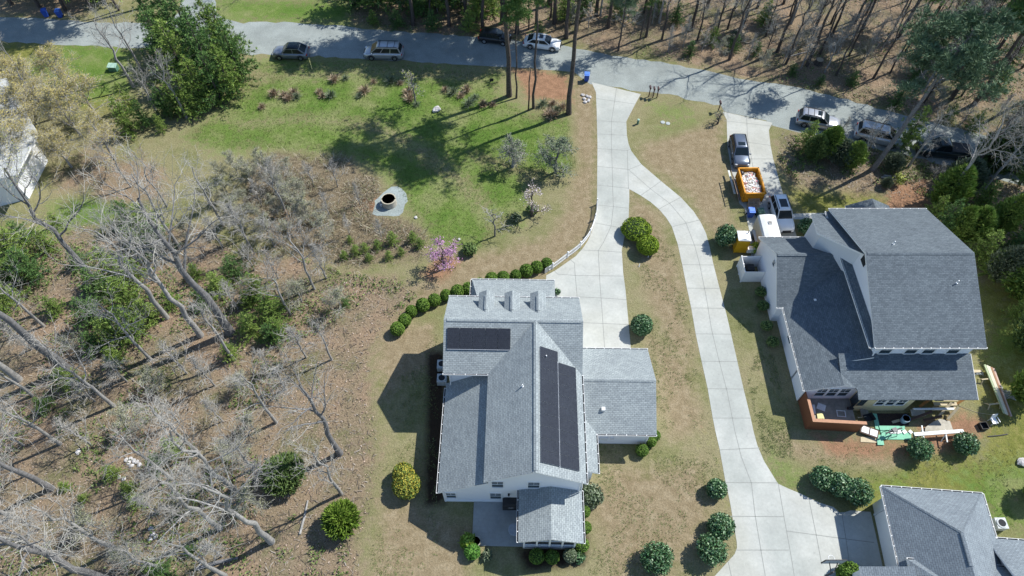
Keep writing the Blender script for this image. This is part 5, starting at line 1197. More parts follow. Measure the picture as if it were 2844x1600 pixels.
# ---------------------------------------------------------------- clipped hedge balls
def ball(seed,mat=BOX): 
    def f():
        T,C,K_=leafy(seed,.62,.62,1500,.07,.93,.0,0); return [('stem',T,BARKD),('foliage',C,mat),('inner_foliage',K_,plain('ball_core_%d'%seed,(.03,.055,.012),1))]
    return f
HB=[(1375,662),(1350,672),(1324,682),(1298,692),(1266,698),(1237,703),(1207,713),(1178,726),(1151,734),(1122,742),(1093,755),(1064,768),(1035,782),(1018,806),(1000,828)]
nth=['first','second','third','fourth','fifth','sixth','seventh','eighth','ninth','tenth','eleventh','twelfth','thirteenth','fourteenth','fifteenth']
for i,(x,y) in enumerate(HB):
    q=g(x,y,.6); kit.place('ball%d'%(i%3),ball(i%3+1),'clipped_shrub','%s clipped green ball of the curved row, counted from the picket fence'%nth[i],'shrub',q,i*1.3,1.0+.08*((i*7)%3-1),'clipped balls in the curved row')
# twin domes & single round shrubs
def shrub(name,label,x,y,r,h,mat,n,ls,seed,lobes=0,core=.86,z=None,asp=1.0,group=None,cat='shrub'):
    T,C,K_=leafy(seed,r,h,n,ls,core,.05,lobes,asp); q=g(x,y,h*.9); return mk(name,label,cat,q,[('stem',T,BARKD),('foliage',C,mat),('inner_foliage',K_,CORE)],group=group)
shrub('clipped_shrub','large yellow-green clipped dome shrub in the straw between the driveways, upper of two',1600,578,1.5,.72,BOXY,4200,.085,11,2,.93)
shrub('clipped_shrub','smaller yellow-green clipped dome shrub in the straw between the driveways, lower of two',1629,619,1.12,.85,BOXY,3200,.085,12,0,.93)
shrub('holly_shrub','dark green round shrub at the edge of the concrete right of the solar-panel house',1614,820,1.02,.95,HOLLY,2600,.09,13,0,.9)
shrub('camellia','bushy gray-green camellia left of the yellow portable toilet',1827,594,1.1,1.25,HOLLY,2600,.11,14,6,.66)
shrub('lime_shrub','small lime-green shrub between portable toilet and white house wall',1901,625,.62,.6,LIME,500,.14,15,3,.5)
shrub('holly_shrub','dark shrub between the white car and the dark-roofed house',2030,572,.95,.9,HOLLY,1300,.12,16,4,.7)
shrub('golden_shrub','golden-green rounded shrub in the left yard, smaller upper lobe',1015,1193,.88,.9,GOLD,2200,.10,17,0,.88)
shrub('golden_shrub','golden-green rounded shrub in the left yard, larger lower lobe',1023,1221,1.15,.95,GOLD,3400,.10,18,0,.88)
for i,(x,y,r,h,l) in enumerate(((1803,1231,.82,.75,'small dark holly at the driveway edge, topmost of the lawn shrubs'),(1813,1325,1.05,.95,'round holly touching the driveway edge above its larger neighbor'),(1790,1383,1.22,1.05,'large yellowish-tipped holly below its round neighbor near the driveway'),(1652,1405,1.25,1.1,'large dark holly alone near the bottom edge of the brown lawn'),
   (2068,1203,1.0,.9,'dark holly left of three at the concrete apron'),(2112,1222,1.02,.95,'dark holly in the middle of three at the concrete apron'),(2158,1238,1.15,1.05,'dark holly right of three at the corner of the garage'),(2313,1131,1.0,.95,'round camellia under the white beam behind the building site, left of two'),(2428,1118,1.0,.95,'round camellia behind the building site, right of two'))):
    shrub('holly_shrub',l,x,y,r,h,HOLLY,3300,.10,20+i,6,.72)
shrub('juniper_shrub','feathery green shrub against the right corner of the screened porch',1485,1247,1.05,.6,GTUFT,1700,.12,31,3,.8)
for i,(x,y,r,l) in enumerate(((1615,1134,.55,'small clipped ball below the corner of the right wing'),(1638,1113,.42,'smallest clipped ball beside the corner of the right wing'),(1646,1097,.5,'fuzzy green ball partly under the right wing roof corner'),(1471,1288,.45,'green ball peeping out under the right porch gutter, upper'),(1472,1328,.5,'green ball peeping out under the right porch gutter, middle'),(1463,1371,.58,'green ball at the right front corner of the porch'),(1434,1398,.55,'pale green clipped ball in front of the porch in sunlight'),(1389,1402,.55,'shaded clipped ball in front of the porch, right of two'),(1350,1400,.6,'shaded clipped ball in front of the porch, left of two'))):
    shrub('clipped_shrub',l,x,y,r,.5,BOX if i!=6 else GTUFT,1200,.06,40+i,0,.93)
shrub('leafy_shrub','glossy bright green shrub at the right front corner of the porch bed',1457,1401,.5,.35,HOLLY,500,.11,51,3,.7)
shrub('mahonia','spiky yellow-green shrub left of the plant pot at the patio corner',1177,1362,.6,.55,LIME,420,.18,52,4,.5,asp=1.4)
shrub('leafy_shrub','dense bright green shrub below the spiky shrub at the patio corner',1188,1388,.62,.5,island('bright_leaves',[(0,(.03,.10,.015)),(.5,(.08,.21,.03)),(1,(.16,.33,.06))]),1600,.09,53,0,.85)
shrub('herb_plant','wispy pale plant in the bed in front of the patio',1226,1398,.4,.3,GTUFT,160,.16,54,0,.3,asp=1.6)
shrub('small_plant','small green plant peeping above the concrete beside the far porch roof',1401,735,.35,.4,HOLLY,220,.12,55,2,.4)
shrub('round_shrub','round green shrub under the basketball hoop at the bottom edge',2137,1448,1.0,.8,BOX,1800,.10,56,0,.88)
for i,(x,y) in enumerate(((1920,735),(1925,770),(1935,820),(1950,860))): shrub('foundation_shrub','dark shaded shrub at the left wall of the dark-roofed house, %s from the enclosure'%nth[i],x-6,y,.55,.5,CEDAR,600,.1,60+i,2,.8,group='shrubs along the left wall')
# conifers in the left yard
T,C,K_=cedar(71,2.6,1.55,1700,.20,.8); mk('conifer','dark green feathery conifer half under bare branches at lower left','conifer',g(722,1205),[('trunk',T,BARKD),('foliage',C,CEDAR),('inner_foliage',K_,CORE)])
T,C,K_=cedar(72,2.6,1.15,1300,.24,.9,.35); mk('conifer','yellow-green spiky conifer alone on the leaf litter left of the patio','conifer',g(865,1318),[('trunk',T,BARKD),('foliage',C,island('arbor_green',[(0,(.05,.10,.012)),(.5,(.12,.20,.02)),(1,(.22,.31,.05))])),('inner_foliage',K_,CORE)])
# ---------------------------------------------------------------- small ornamental trees
def orn(name,label,cat,x,y,H,mat,leafn,seed,fork=.22,bark=BARK,r0=.07,dens=.8,ls=1,style='spread'):
    T,C,Lf=bare_tree(seed,H,r0,style,dens,leafn=leafn,fork=fork,ls=ls); wd=1.55 if H<5 or H==5.2 else 1.2
    return mk(name,label,cat,g(x,y),scale=(wd,wd,1) ,parts=[('trunk',T,bark),('crown',C,TWIG if bark is not BARKD else TWIGB),('foliage',Lf,mat)])
orn('redbud_tree','pink flowering redbud tree at the edge of the lawn','flowering tree',1118,676,3.9,PINKM,12,81,.12,BARKD)
orn('flowering_tree','white and pale pink blossoming small tree left of the straw strip','flowering tree',1337,544,4.4,BLOS,4,82,.15,BARKD,.07,.75)
shrub('evergreen_shrub','dark green shrub at the foot of the redbud and the leafless sapling',1182,628,.75,.6,CEDAR,700,.14,83,3,.7)
orn('bare_sapling','small leafless gray sapling on the lawn right of the redbud','sapling',1245,594,4.4,GTUFT,0,84,.3,BARK,.05,.7,style='up')
orn('gray_shrub_tree','silvery leafless round shrub tree on the lawn, left of two','small tree',1290,420,4.4,GTUFT,4,85,.05,BARKL,.1,1.15)
orn('olive_shrub_tree','olive-green twiggy round tree on the lawn, right of two','small tree',1397,434,5.2,GTUFT,16,86,.05,BARK,.1,1.1)
shrub('evergreen_shrub','small olive shrub at the foot of the blossoming tree',1298,548,.6,.5,GTUFT,420,.12,87,2,.6); shrub('wire_shrub','low twiggy shrub under the blossoming tree in the straw',1340,527,.7,.45,CEDAR,420,.12,88,2,.6)
# white-ish twiggy shrub on verge right of drive
orn('bare_shrub','leafless gray shrub at the corner of the second driveway behind the mailbox','shrub',1805,312,1.9,GTUFT,1,89,.05,BARKD,.05,.8)
# ---------------------------------------------------------------- young pine thicket left of the lawn
def ypine(seed,mat,H=8,R=2.6): 
    def f():
        T,C=pine_young(seed,H,R,tn=10,dens=1.15); return [('trunk',T,BARKD),('foliage',C,mat)]
    return f
YP=[(612,205,8.0,'rightmost'),(590,245,7.2,'second from right, in front'),(560,262,7.4,'front right'),(590,165,8.2,'back right'),(545,215,9.6,'tallest, in the middle'),(520,268,7.0,'front middle'),(508,160,9.6,'back middle'),(478,215,9.0,'left of the middle'),(465,135,9.2,'back left'),(487,290,6.0,'front left'),(440,180,8.4,'far left'),(555,125,7.5,'at the back by the road'),(412,115,7.2,'leftmost at the road edge'),(450,285,4.6,'short one at the left foot')]
for i,(x,y,H,l) in enumerate(YP):
    kit.place('yp%d'%(i%4),ypine(101+i%4,[PINE,PINEY,PINE,PINEY][i%4]),'young_pine','young pine in the thicket left of the lawn, '+l,'pine tree',g(x,y),i*1.7,H/8*1.02,'young pines of the big thicket')
for i,(x,y,H,l,mt) in enumerate(((334,335,5.2,'young pine standing alone left of the thicket under bare branches','yp3'),(372,318,3.8,'small young pine between the lone pine and the thicket','yp0'),(330,275,3.9,'small dark pine behind the lone pine left of the thicket','yp1'),(412,330,2.6,'low yellow-green young pine on the lawn edge','yp3'),(422,290,4.2,'young pine at the left foot of the thicket among bare trunks','yp0'))):
    kit.place(mt,None,'young_pine',l,'pine tree',g(x,y),i*2.1,H/8)
# understory pines in the left wood
US=[(60,640,4.5),(95,690,4),(35,700,4.5),(130,620,3),(28,760,3.6),(330,560,3.4),(385,575,3.8),(405,620,3.6),(350,610,2.8),(300,690,4.2),(345,700,3.6),(265,730,3.6),(335,760,4),(240,800,3.4),(300,850,3.6),(345,835,4.2),(385,800,3),(250,870,2.6),(300,905,2.4),(600,690,3),(655,740,3.4),(690,790,3.6),(640,830,3),(690,850,2.6),(560,730,3),(520,760,2.5),(585,890,2.2),(150,780,2.4),(185,960,2.6),(120,1020,1.8),(445,1130,2.4),(400,1165,1.8),(290,1190,1.8),(350,1260,1.6),(330,1225,1.5),(425,1440,2.2),(395,1425,1.8),(485,1380,1.2),(215,1250,1.0),(170,1220,1.1),(630,760,2.2),(70,600,2.8),(440,760,2.2),(210,660,2.4),(500,690,2.0),(150,560,1.8),(705,835,2.6),(870,760,1.2)]
adj=['bushy','pale','dark','squat','slim','ragged','full','thin']
def where(x,y):
    v='upper' if y<700 else ('middle' if y<900 else ('lower' if y<1150 else 'bottom'))
    h='far left' if x<140 else ('left' if x<290 else ('centre-left' if x<450 else ('centre-right' if x<600 else 'right')))
    return v,h
from collections import defaultdict
cnt=defaultdict(int)
for i,(x,y,H) in enumerate(US):
    v,h=where(x,y); cnt[(v,h)]+=1; k=cnt[(v,h)]
    kit.place(('yp3','yp0','yp3','yp2')[i%4] if i%3 else 'yp3',None,'young_pine','%s understory pine, %s %s of the left wood%s'%(adj[(i*3)%8],v,h,'' if k==1 else ', %s there'%nth[k-1]),'pine tree',g(x,y+8),i*2.3,(H/8*1.5,H/8*1.5,H/8*1.15),'understory pines of the left wood')
# ---------------------------------------------------------------- bare trees of the left wood
def bt(seed,H,r0,style,dens,bark,fork,leaf=None,leafn=0,lean=(0,0),ls=.8):
    def f():
        T,C,Lf=bare_tree(seed,H,r0,style,dens,leafn=leafn,fork=fork,lean=lean,ls=ls); return [('trunk',T,bark),('crown',C,TWIG),('foliage',Lf,leaf or YEL)]
    return f
BT={'big':bt(201,18,.34,'spread',1.05,BARK,.52),'big2':bt(202,18,.30,'spread',1.0,BARKL,.5),'tall':bt(203,20,.36,'up',1.0,BARK,.6),
    'mid':bt(204,11,.16,'spread',.95,BARKL,.35),'mid2':bt(205,11,.15,'up',.95,BARKL,.35),'small':bt(206,6,.07,'spread',1.0,BARKL,.2),'small2':bt(207,6,.06,'up',1.0,BARKL,.15),
    'bud':bt(208,12,.15,'spread',1.05,BARKL,.35,BUD,5),'ochre':bt(209,9,.12,'spread',1.35,BARKL,.22,YEL,13),'fresh':bt(210,17,.28,'spread',1.05,BARK,.5,YGR,3),'busy':bt(211,5,.05,'spread',1.15,BARKL,.08,PALEG,6),'dark':bt(212,11,.13,'spread',.95,BARKD,.3),'darktall':bt(213,17,.2,'up',.95,BARKD,.5)}
BH={'big':18,'big2':18,'tall':20,'mid':11,'mid2':11,'small':6,'small2':6,'bud':12,'ochre':9,'fresh':17,'busy':5,'dark':11,'darktall':17}
def btree(key,label,x,y,H,rz=0,lean=None,name='bare_tree',group=None,cat='tree',wd=1.0):
    k=H/BH[key]; t=kit.place(key,BT[key],name,label,cat,g(x,y),rz,(k*wd,k*wd,k),group)
    if lean: 
        t.rotation_mode='XYZ'; t.rotation_euler=(lean[1],lean[0],rz)
    return t
GW='bare trees of the left wood'
LW=[('fresh','big dark-trunked tree with forked top and first yellow-green leaves at the left',262,727,17,.3),
 ('big','tall forked gray tree whose trunk ends above the bramble thicket',581,838,20,1.0),
 ('big2','tall brownish tree just left of the tall forked gray tree',505,845,16,2.2),
 ('tall','very thick gray trunk entering from the left edge at mid-height',172,932,21,.7),
 ('big2','thick leaning trunk at the left edge just below the very thick one',48,955,17,3.3),
 ('big','large gnarled gray tree right of the wood with spreading crown nearest to the house',855,1141,13.5,4.0),
 ('mid2','slim curved tree directly below the gnarled gray tree',859,1243,10,5.2),
 ('mid','dark-footed tree on the leaf litter left of the gnarled gray tree',695,1063,9.5,1.2),
 ('big2','gray tree at the bottom with a fuzzy trunk foot, left of the yellow-green conifer',683,1363,15,2.8),
 ('mid2','straight slender tree ending at a cut stick in the lower left',296,1383,12,.4),
 ('big','large pale trunk leaving the bottom edge at the lower left',275,1462,16,5.9),
 ('mid','tree at the bottom edge right of the large pale trunk',567,1449,11,1.9),
 ('mid','narrow tree with lichen at the far left below the thick trunks',152,1117,10,3.6),
 ('mid2','dark thin tree at the far left edge beside the thick leaning trunk',83,996,9,4.4),
 ('mid','white-twigged tree in the very middle of the left wood',286,1022,11,5.0),
 ('big2','broken-topped pale tree in the centre of the lower left wood',590,1232,13,.2),
 ('mid','light gray tree above the white stones',433,1205,10,2.5),
 ('mid2','thin tree in the brush at the middle right of the wood',590,905,10,.9),
 ('bud','tree with orange-brown buds right of the bramble in the middle of the wood',791,727,10,1.6),
 ('bud','orange-budded tree below the bramble near the hedge row',730,790,9,3.4),
 ('mid2','pale multi-stemmed tree in the gray-green twigs left of the bramble',727,552,8,2.0),
 ('mid','thin gray tree left of the gray-green twigs',562,568,9,4.9),
 ('mid','gray tree with brown-budded crown at the top of the left wood',452,622,11,.6),
 ('bud','brown-budded tree on the bank at the upper left',420,520,8,5.5),
 ('bud','reddish-budded tree below the lone young pine',330,470,7.5,2.9),
 ('big2','tall pale tree near the left wood edge beside the pine seedlings',420,800,14,3.0),
 ('mid2','small white-barked tree left of the dark conifer',640,1180,8,.1),
 ('mid','leaning pale tree at the bottom left corner above the large pale trunk',150,1400,10,4.6),
 ('mid','pale tree at the left edge near the bottom',30,1300,10,2.1),
 ('mid2','slim tree at the bottom between two pale trunks',420,1440,9,3.9),
 ('big','tall tree with pale crown low in the far left wood',130,1230,13,.9),
 ('mid','spreading gray tree in the lower middle of the wood',500,1140,10,5.7),
 ('big2','pale-crowned tree right of centre in the lower wood',555,1330,12,4.2),
 ('mid2','small-crowned tree at the right edge of the wood below the hedge',835,905,7,.5),
 ('mid','wide pale tree in the middle of the wood above the white-twigged tree',380,905,10,1.4),
 ('mid','light tree at the upper middle of the wood beside the seedlings',480,720,8,3.1),
 ('mid2','thin pale tree right of the seedlings cluster',640,640,8,5.4),
 ('mid','gray tree at the far left between pine seedlings',110,820,9,2.6)]
for i,(k,l,x,y,H,rz) in enumerate(LW): btree(k,l,x,y,H*1.14,rz,group=GW,wd=.88)
SH=[(700,480),(660,520),(730,600),(690,620),(620,600),(760,560),(640,680),(700,700),(760,760),(560,620),(420,660),(480,600),(600,780),(820,700),(860,780),(320,960),(240,1010),(400,980),(470,940),(540,970),(620,980),(680,930),(450,1060),(350,1080),(230,1120),(560,1060),(640,1080),(720,980),(520,1230),(600,1160),(470,1310),(400,1290),(640,1270),(60,1120),(80,880),(200,890),(120,900),(60,1200),(250,1330),(100,1330),(560,1400),(340,1410),(680,1210),(770,900)]
for i,(x,y) in enumerate(SH): btree(('small','small2','busy')[i%3],'pale leafless undergrowth shrub in the left wood, %s from the left'%ordn(rank(SH,i)),x,y,(4.8,5.2,3.6)[i%3]*(1+.15*math.sin(i*5)),i*1.1,name='leafless_shrub',group='leafless shrubs of the left wood undergrowth',cat='shrub',wd=1.25)
for i,(x,y,H,l) in enumerate(((250,300,7.5,'ochre flowering tree just left of the lone young pine'),(180,235,7,'ochre flowering tree left of the transformer box'),(110,360,8,'ochre flowering tree beside the roof of the white building'),(95,430,8.5,'ochre flowering tree in front of the white building, lowest'),(205,345,8,'ochre flowering tree nearest to the transformer box'),(130,300,8,'ochre flowering tree in the middle of the ochre group'),(25,270,7.5,'ochre flowering tree at the left edge behind the white building'),(70,245,6,'small ochre flowering tree at the back of the ochre group'),(290,400,6.5,'ochre flowering tree at the lower right of the ochre group'),(180,420,6,'ochre flowering tree between the forked tree and the lone pine'))):
    btree('ochre',l,x,y,H,i*2.2,name='ochre_tree',group='ochre flowering trees at the upper left',wd=1.5)
for k,l,x,y,H,rz in (('big2','white-branched bare tree left of the thicket reaching over the road',336,218,11,1.1),('mid2','thin bare tree in front of the thicket, its foot on the lawn edge',470,296,10,2.3),('mid','bare tree left of the thicket beside the gravel side road',358,180,10,4.5),('mid2','second thin bare tree in front of the thicket',400,290,8,.3),('mid2','leafless gray tree at the upper left edge above the ochre trees',40,165,6,5.1),('mid','bare tree standing in front of the white building',50,440,9,2.7)): btree(k,l,x,y,H,rz)
# tree with sparse leaves by the minivan
orn('sapling','small yellow-green sapling on the verge below the minivan','sapling',1045,258,4.6,YGR,2,95,.3,BARK,.05,.7,style='up')
# ---------------------------------------------------------------- tall pines in the middle
GP='tall pines by the driveway'
def tp(key,seed,H,r0,R,zc,nc,low,lean,bark=BARKD,mat=PINE):
    def f():
        T,C=pine_tall(seed,H,r0,R,zc,nc,lean,low=low); return [('trunk',T,bark),('foliage',C,mat)]
    return key,f
PT={k:f for k,f in (tp('ptA',301,24,.30,4.6,.66,34,5,(.3,.2)),tp('ptB',302,22,.26,4.2,.62,30,4,(-.3,.1),BARKD,PINEG),tp('ptC',303,20,.15,3.0,.70,22,4,(.1,.1)))}
PH={'ptA':24,'ptB':22,'ptC':20}
def ptree(key,label,x,y,H,rz=0,group=None,wd=1):
    k=H/PH[key]; return kit.place(key,PT[key],'pine_tree',label,'pine tree',g(x,y),rz,(k*wd,k*wd,k),group)
ptree('ptA','tall pine with a leaning dark trunk between the blue bin and the driveway',1431,286,24,.5,GP)
ptree('ptA','tall straight thick pine trunk left of three slender ones by the road',1281,241,25,2.0,GP)
ptree('ptC','slender pine right beside the thick straight pine',1299,247,15,1.0,GP)
ptree('ptC','slender pine forking from the ground, taller and rightmost of the thin pair',1342,272,21,4.0,GP)
m=M(); T=M(); T.tube([(0,0,-.1),(.05,0,2),(0,0,4.2),(.15,0,6.2)],[.10,.09,.075,.05],7); mk('dead_pine_trunk','thin broken pine trunk ending above the road, left of the slender pair','tree trunk',g(1329,278),[('trunk',T,BARKD)])
# foliage above white car: low pine branches at (1300,60)
ptree('ptB','pale green pine behind the white sedan at the top of the photo',1330,75,9,1.0,None,1.0)
ptree('ptB','broad bright green pine left of the row of dark trunks at the top',1555,128,9.5,2.5,None,1.15)
ptree('ptA','dark pine crown above the black car at the top',1385,45,11,3.1,None,1.0)
ptree('ptA','dark pine in shade right of the broad bright pine',1610,100,8,5.1,None,.9)
# ---------------------------------------------------------------- big pine and wood at the right
T,C=pine_tall(311,18.5,.27,6.3,.60,30,(1.5,.4),8,10,48,.5); mk('pine_tree','large gray-green pine leaning over the road with a bright crown at the upper right','pine tree',g(2194,427),[('trunk',T,BARK),('foliage',C,PINEG)])
RT=[('ptB','dark straight pine trunk at the upper right edge, thickest of the group',2449,263,21),('ptA','dark pine trunk left of the thickest one at the upper right',2393,248,20),('ptB','thick dark trunk whose top leaves the picture above the big pine',2259,97,20),('ptC','thin dark trunk just left of the thick trunk above the big pine',2228,105,17),
 ('ptA','dark pine at the top right corner of the picture',2520,180,18),('ptB','pine behind the dark group at the top right',2470,110,17),('ptA','dark green pine at the far upper right edge',2590,250,19),('ptC','thin dark trunk right of the cut stump',2103,190,15),('ptA','pine whose crown darkens the top edge above the big pine',2350,40,16),('ptB','pine in the top right corner behind the others',2560,70,18)]
for i,(k,l,x,y,H) in enumerate(RT): ptree(k,l,x,y,H,i*1.9,'dark pines of the upper right wood')
ND=[('darktall','curved dark trunk rising from the litter left of the cut stump',2029,166,17),('dark','short dark tree left of the curved trunk',2041,96,10),('darktall','leafless dark trunk leaning right at the top, left of the curved one',1955,131,16),('darktall','dark trunk pair member near the brush pile, right',1868,68,15),('dark','dark bare tree near the brush pile, left',1830,74,10),
 ('darktall','tall dark trunk in the middle of the top edge wood',1738,77,17),('dark','bare tree right of the broad bright pine',1665,99,11),('dark','bare dark tree at the top between two tall trunks',1700,40,10),('dark','thin leafless tree at the top edge above the road bend',1780,20,11),('darktall','leafless tree at the top edge right of the tall dark trunk',1905,20,14),
 ('dark','bare tree above the cut stump at the top edge',2090,60,11),('darktall','bare tree leaning at the top edge left of the big pine',2150,60,14),('dark','leafless tree close to the cut stump, right side',2135,140,10),('dark','gray leafless tree behind the big pine crown',2325,259,9),('mid','bare pale tree on the litter behind the curved trunk',1990,60,10),('mid','pale bare tree above the brush pile',1850,20,9)]
for i,(k,l,x,y,H) in enumerate(ND): btree(k,l,x,y,H,i*1.37,group='leafless trees of the top edge wood')
SH2=(((1640,60),(1680,130),(1720,110),(1765,130),(1790,90),(1810,140),(1850,120),(1880,150),(1920,170),(1760,50),(1820,30),(1870,30),(1930,90),(1970,160),(2010,120),(2060,40),(2120,100),(2170,150),(2240,180),(2290,240),(2350,270),(2420,310),(2500,300),(2540,330),(1590,60),(1480,70),(1440,60),(1180,40),(1100,30),(1010,25)))
for i,(x,y) in enumerate(SH2):
    btree(('small','small2','busy')[i%3],'low leafless shrub on the litter of the top edge wood, %s from the left'%ordn(rank(SH2,i)),x,y,(3.5,4,3)[i%3],i*1.9,name='leafless_shrub',group='leafless shrubs of the top edge wood',cat='shrub',wd=1.15)
for i,(x,y,k,H) in enumerate(sorted(((1040,62,'ptA',20),(1085,48,'ptC',18),(1130,66,'ptB',20),(1175,50,'ptA',21),(1215,74,'ptB',19),(1262,60,'ptA',20),(1310,48,'ptC',20),(1450,78,'ptA',19),(1500,40,'ptB',20),(1350,66,'ptB',19),(1395,60,'ptA',20),(1300,84,'ptB',21),(1425,96,'ptA',20),(1530,70,'ptA',18),(1200,20,'ptA',22),(1290,12,'ptB',22),(1380,14,'ptA',22),(30,12,'ptA',20),(100,18,'ptB',19),(165,26,'ptA',18),(230,22,'ptB',20),(300,26,'ptC',19),(360,20,'ptA',19),(270,-10,'ptB',21),(200,-5,'ptA',20),(60,-12,'ptB',20),(340,-22,'ptA',20),(130,-8,'ptB',21),(400,8,'ptA',19)))):
    ptree(k,'tall pine at the far road edge, crown above the picture, %s from the left'%ordn(i),x,y,H,i*1.3,'tall pines along the far road edge')
# dark evergreens shading the road at top (seen at the frame edge)
for i,(x,y,H,l) in enumerate(((900,15,9,'dark evergreen at the top edge, leftmost of the shaded group'),(960,10,11,'dark evergreen at the top edge above the minivan'),(1030,18,11,'dark evergreen at the top edge, right of the minivan'),(1100,20,10,'dark evergreen at the top edge in the middle of the shaded group'),(1160,15,11,'dark evergreen at the top edge left of the black car'),(1210,50,8,'dark evergreen beside the black car'),(1000,-60,13,'evergreen mostly above the top edge, left'),(1110,-60,14,'evergreen mostly above the top edge, middle'),(1230,-40,14,'evergreen mostly above the top edge, right'),
   (190,-20,11,'evergreen at the top edge shading the blue bins'),(120,-30,11,'evergreen at the top left corner'),(280,-10,10,'evergreen at the top edge left of the side road'))):
    kit.place(('yp0','yp1')[i%2],None,'evergreen_tree',l,'evergreen tree',g(x,y),i*1.3,(H/8*1.1,H/8*1.1,H/8),'dark evergreens at the top edge')
for i,(x,y,H) in enumerate(((620,-90,17),(760,-70,17),(860,-110,18))): btree('darktall','bare dark tree above the top edge casting branch shadows, %s'%['left','middle','right'][i],x,y,H,i*2.2,group='bare trees above the top edge')
# right side evergreens
def ced(seed,H,R,mat):
    def f():
        T,C,K_=cedar(seed,H,R,1700,.30,.8,.45); return [('trunk',T,BARKD),('foliage',C,mat),('inner_foliage',K_,CORE)]
    return f
CE={'c0':ced(401,5,1.9,CEDAR),'c1':ced(402,5,1.7,PINEY),'c2':ced(403,5,2.0,GTUFT)}
RC=[(2332,560,4.6,'c0','cedar at the left of the group beside the upper right roof corner'),(2362,520,4.4,'c1','cedar behind the roof corner, second of the group'),(2350,590,4.2,'c0','cedar touching the right end of the far eave'),(2425,600,4.6,'c1','green cedar right of the roof slope, upper'),(2455,650,4.8,'c0','green cedar right of the roof slope, middle'),(2490,590,4.4,'c1','cedar in the wood right of the roof'),
 (2520,660,4.6,'c0','cedar at the right edge level with the roof ridge'),(2560,740,4.8,'c1','dark green cedar at the right edge below the ridge'),(2545,800,3.4,'c0','low cedar at the right edge beside the lawn'),(2480,430,4.6,'c0','cedar under white branches near the road'),(2560,470,4.6,'c1','cedar at the right edge near the road'),(2410,470,4.0,'c2','olive cedar left of the white-branched tree foot'),
 (2460,520,4.2,'c0','cedar at the foot of the white-branched tree'),(2500,700,3.6,'c2','olive evergreen between roof and right edge'),(2570,560,4.4,'c0','cedar at the right edge in mid wood'),(2072,392,4.2,'c1','dark holly-like tree between the driveway and the silver wagon'),(2105,405,3.6,'c2','dark green tree below the silver wagon'),(2135,418,2.6,'c1','dark tree in front of the silver van'),(2040,400,3,'c0','low dark evergreen at the edge of the second driveway'),
 (2240,425,2.2,'c2','olive shrub at the foot of the big leaning pine'),(2225,470,1.6,'c2','small shrub below the foot of the big leaning pine'),(2560,1000,3.6,'c1','evergreen at the right edge beside the lower lawn'),(2585,880,4.5,'c0','evergreen at the right edge above the lumber pile'),(2590,1250,3,'c1','dark shrub at the right edge above the corner house'),(1850,105,1.8,'c2','bright low evergreen in the brush pile'),(2385,600,3.6,'c1','cedar close behind the far roof edge')]
for i,(x,y,H,k,l) in enumerate(RC): kit.place(k if i%2 or i>14 else ('yp3','yp0')[i%4//2],CE[k] if (i%2 or i>14) else None,'cedar_tree',l,'evergreen tree',g(x,y),i*1.7,(lambda q:(q*(.75+.35*((i*7)%5)/4),q*(.75+.35*((i*7)%5)/4),q*(.8+.5*((i*3)%4)/3)))(H/5 if (i%2 or i>14) else H/7.0),'evergreens at the right')
for i,(x,y,H,mt,l) in enumerate(((2022,375,4.2,'yp3','bright green young pine in front of the silver station wagon'),(2268,372,6.0,'yp3','bright green young pine right of the leaning pine trunk'),(2250,268,3.4,'yp2','bright pine sapling under the big pine crown'),(2480,690,3.8,'yp3','light green pine beside the right roof slope'),(2550,620,4.6,'yp1','pine in the wood at the right edge'))): kit.place(mt,None,'young_pine',l,'pine tree',g(x,y),i*1.9,H/8)
for k,l,x,y,H,rz in (('big2','white-branched bare tree arching over the dark pickup at the right',2357,522,14,1.0),('mid','pale bare tree at the right edge over the end of the road',2500,440,10,3.0),('mid2','thin bare tree left of the leaning pine beside the van',2150,420,7,.5),('mid','bare tree at the right edge above the cedars',2570,400,10,5),('small','small pale bare tree on the dark ground below the pickup',2345,455,3.2,2),('mid','bare tree between the right cedars',2520,590,8,1.5),('small2','twiggy bare tree in front of the silver wagon',2095,375,5,.2),('mid','bare tree between the silver van and the pickup',2285,420,9,1.2),('darktall','tall bare tree below the pickup shading the road',2420,455,13,2.2),('mid','bare tree at the road verge right of the pickup',2475,475,10,.4),('dark','dark bare tree at the verge between wagon and van',2175,392,7,3.3)): btree(k,l,x,y,H,rz)
shrub('yellow_shrub','yellow-green small shrub at the foot of the leaning pine by the van',2262,452,.7,.8,YGR,300,.12,91,3,.3)
# ---------------------------------------------------------------- ornamental grass clumps & seedlings
def clump(seed,mat):
    def f():
        rnd=random.Random(seed); C=M()
        for i in range(170):
            az=rnd.uniform(0,6.28); t=rnd.uniform(.1,1.2); d=V((math.cos(az)*math.sin(t),math.sin(az)*math.sin(t),math.cos(t))); l=rnd.uniform(.45,.95); b=V((rnd.gauss(0,.1),rnd.gauss(0,.1),0)); s=V((-math.sin(az),math.cos(az),0))*.018
            C.face([b-s,b+d*l*.6-s,b+d*l-V((0,0,.12)),b+d*l*.6+s])
        return [('blades',C,mat)]
    return f
CG_=[(716,240),(728,247),(748,243),(740,232),(812,240),(834,240),(805,230),(843,200),(870,196),(918,228),(940,205),(985,204),(1008,208),(1033,248),(1048,262),(1028,232),(1120,225),(1140,232),(1160,240),(1175,225),(1195,246),(1215,262),(1390,262),(1400,275),(1415,270),(1380,280),(1365,262),(660,268),(690,236),(905,240),(1385,290),(1398,286),(1180,262),(1240,262)]
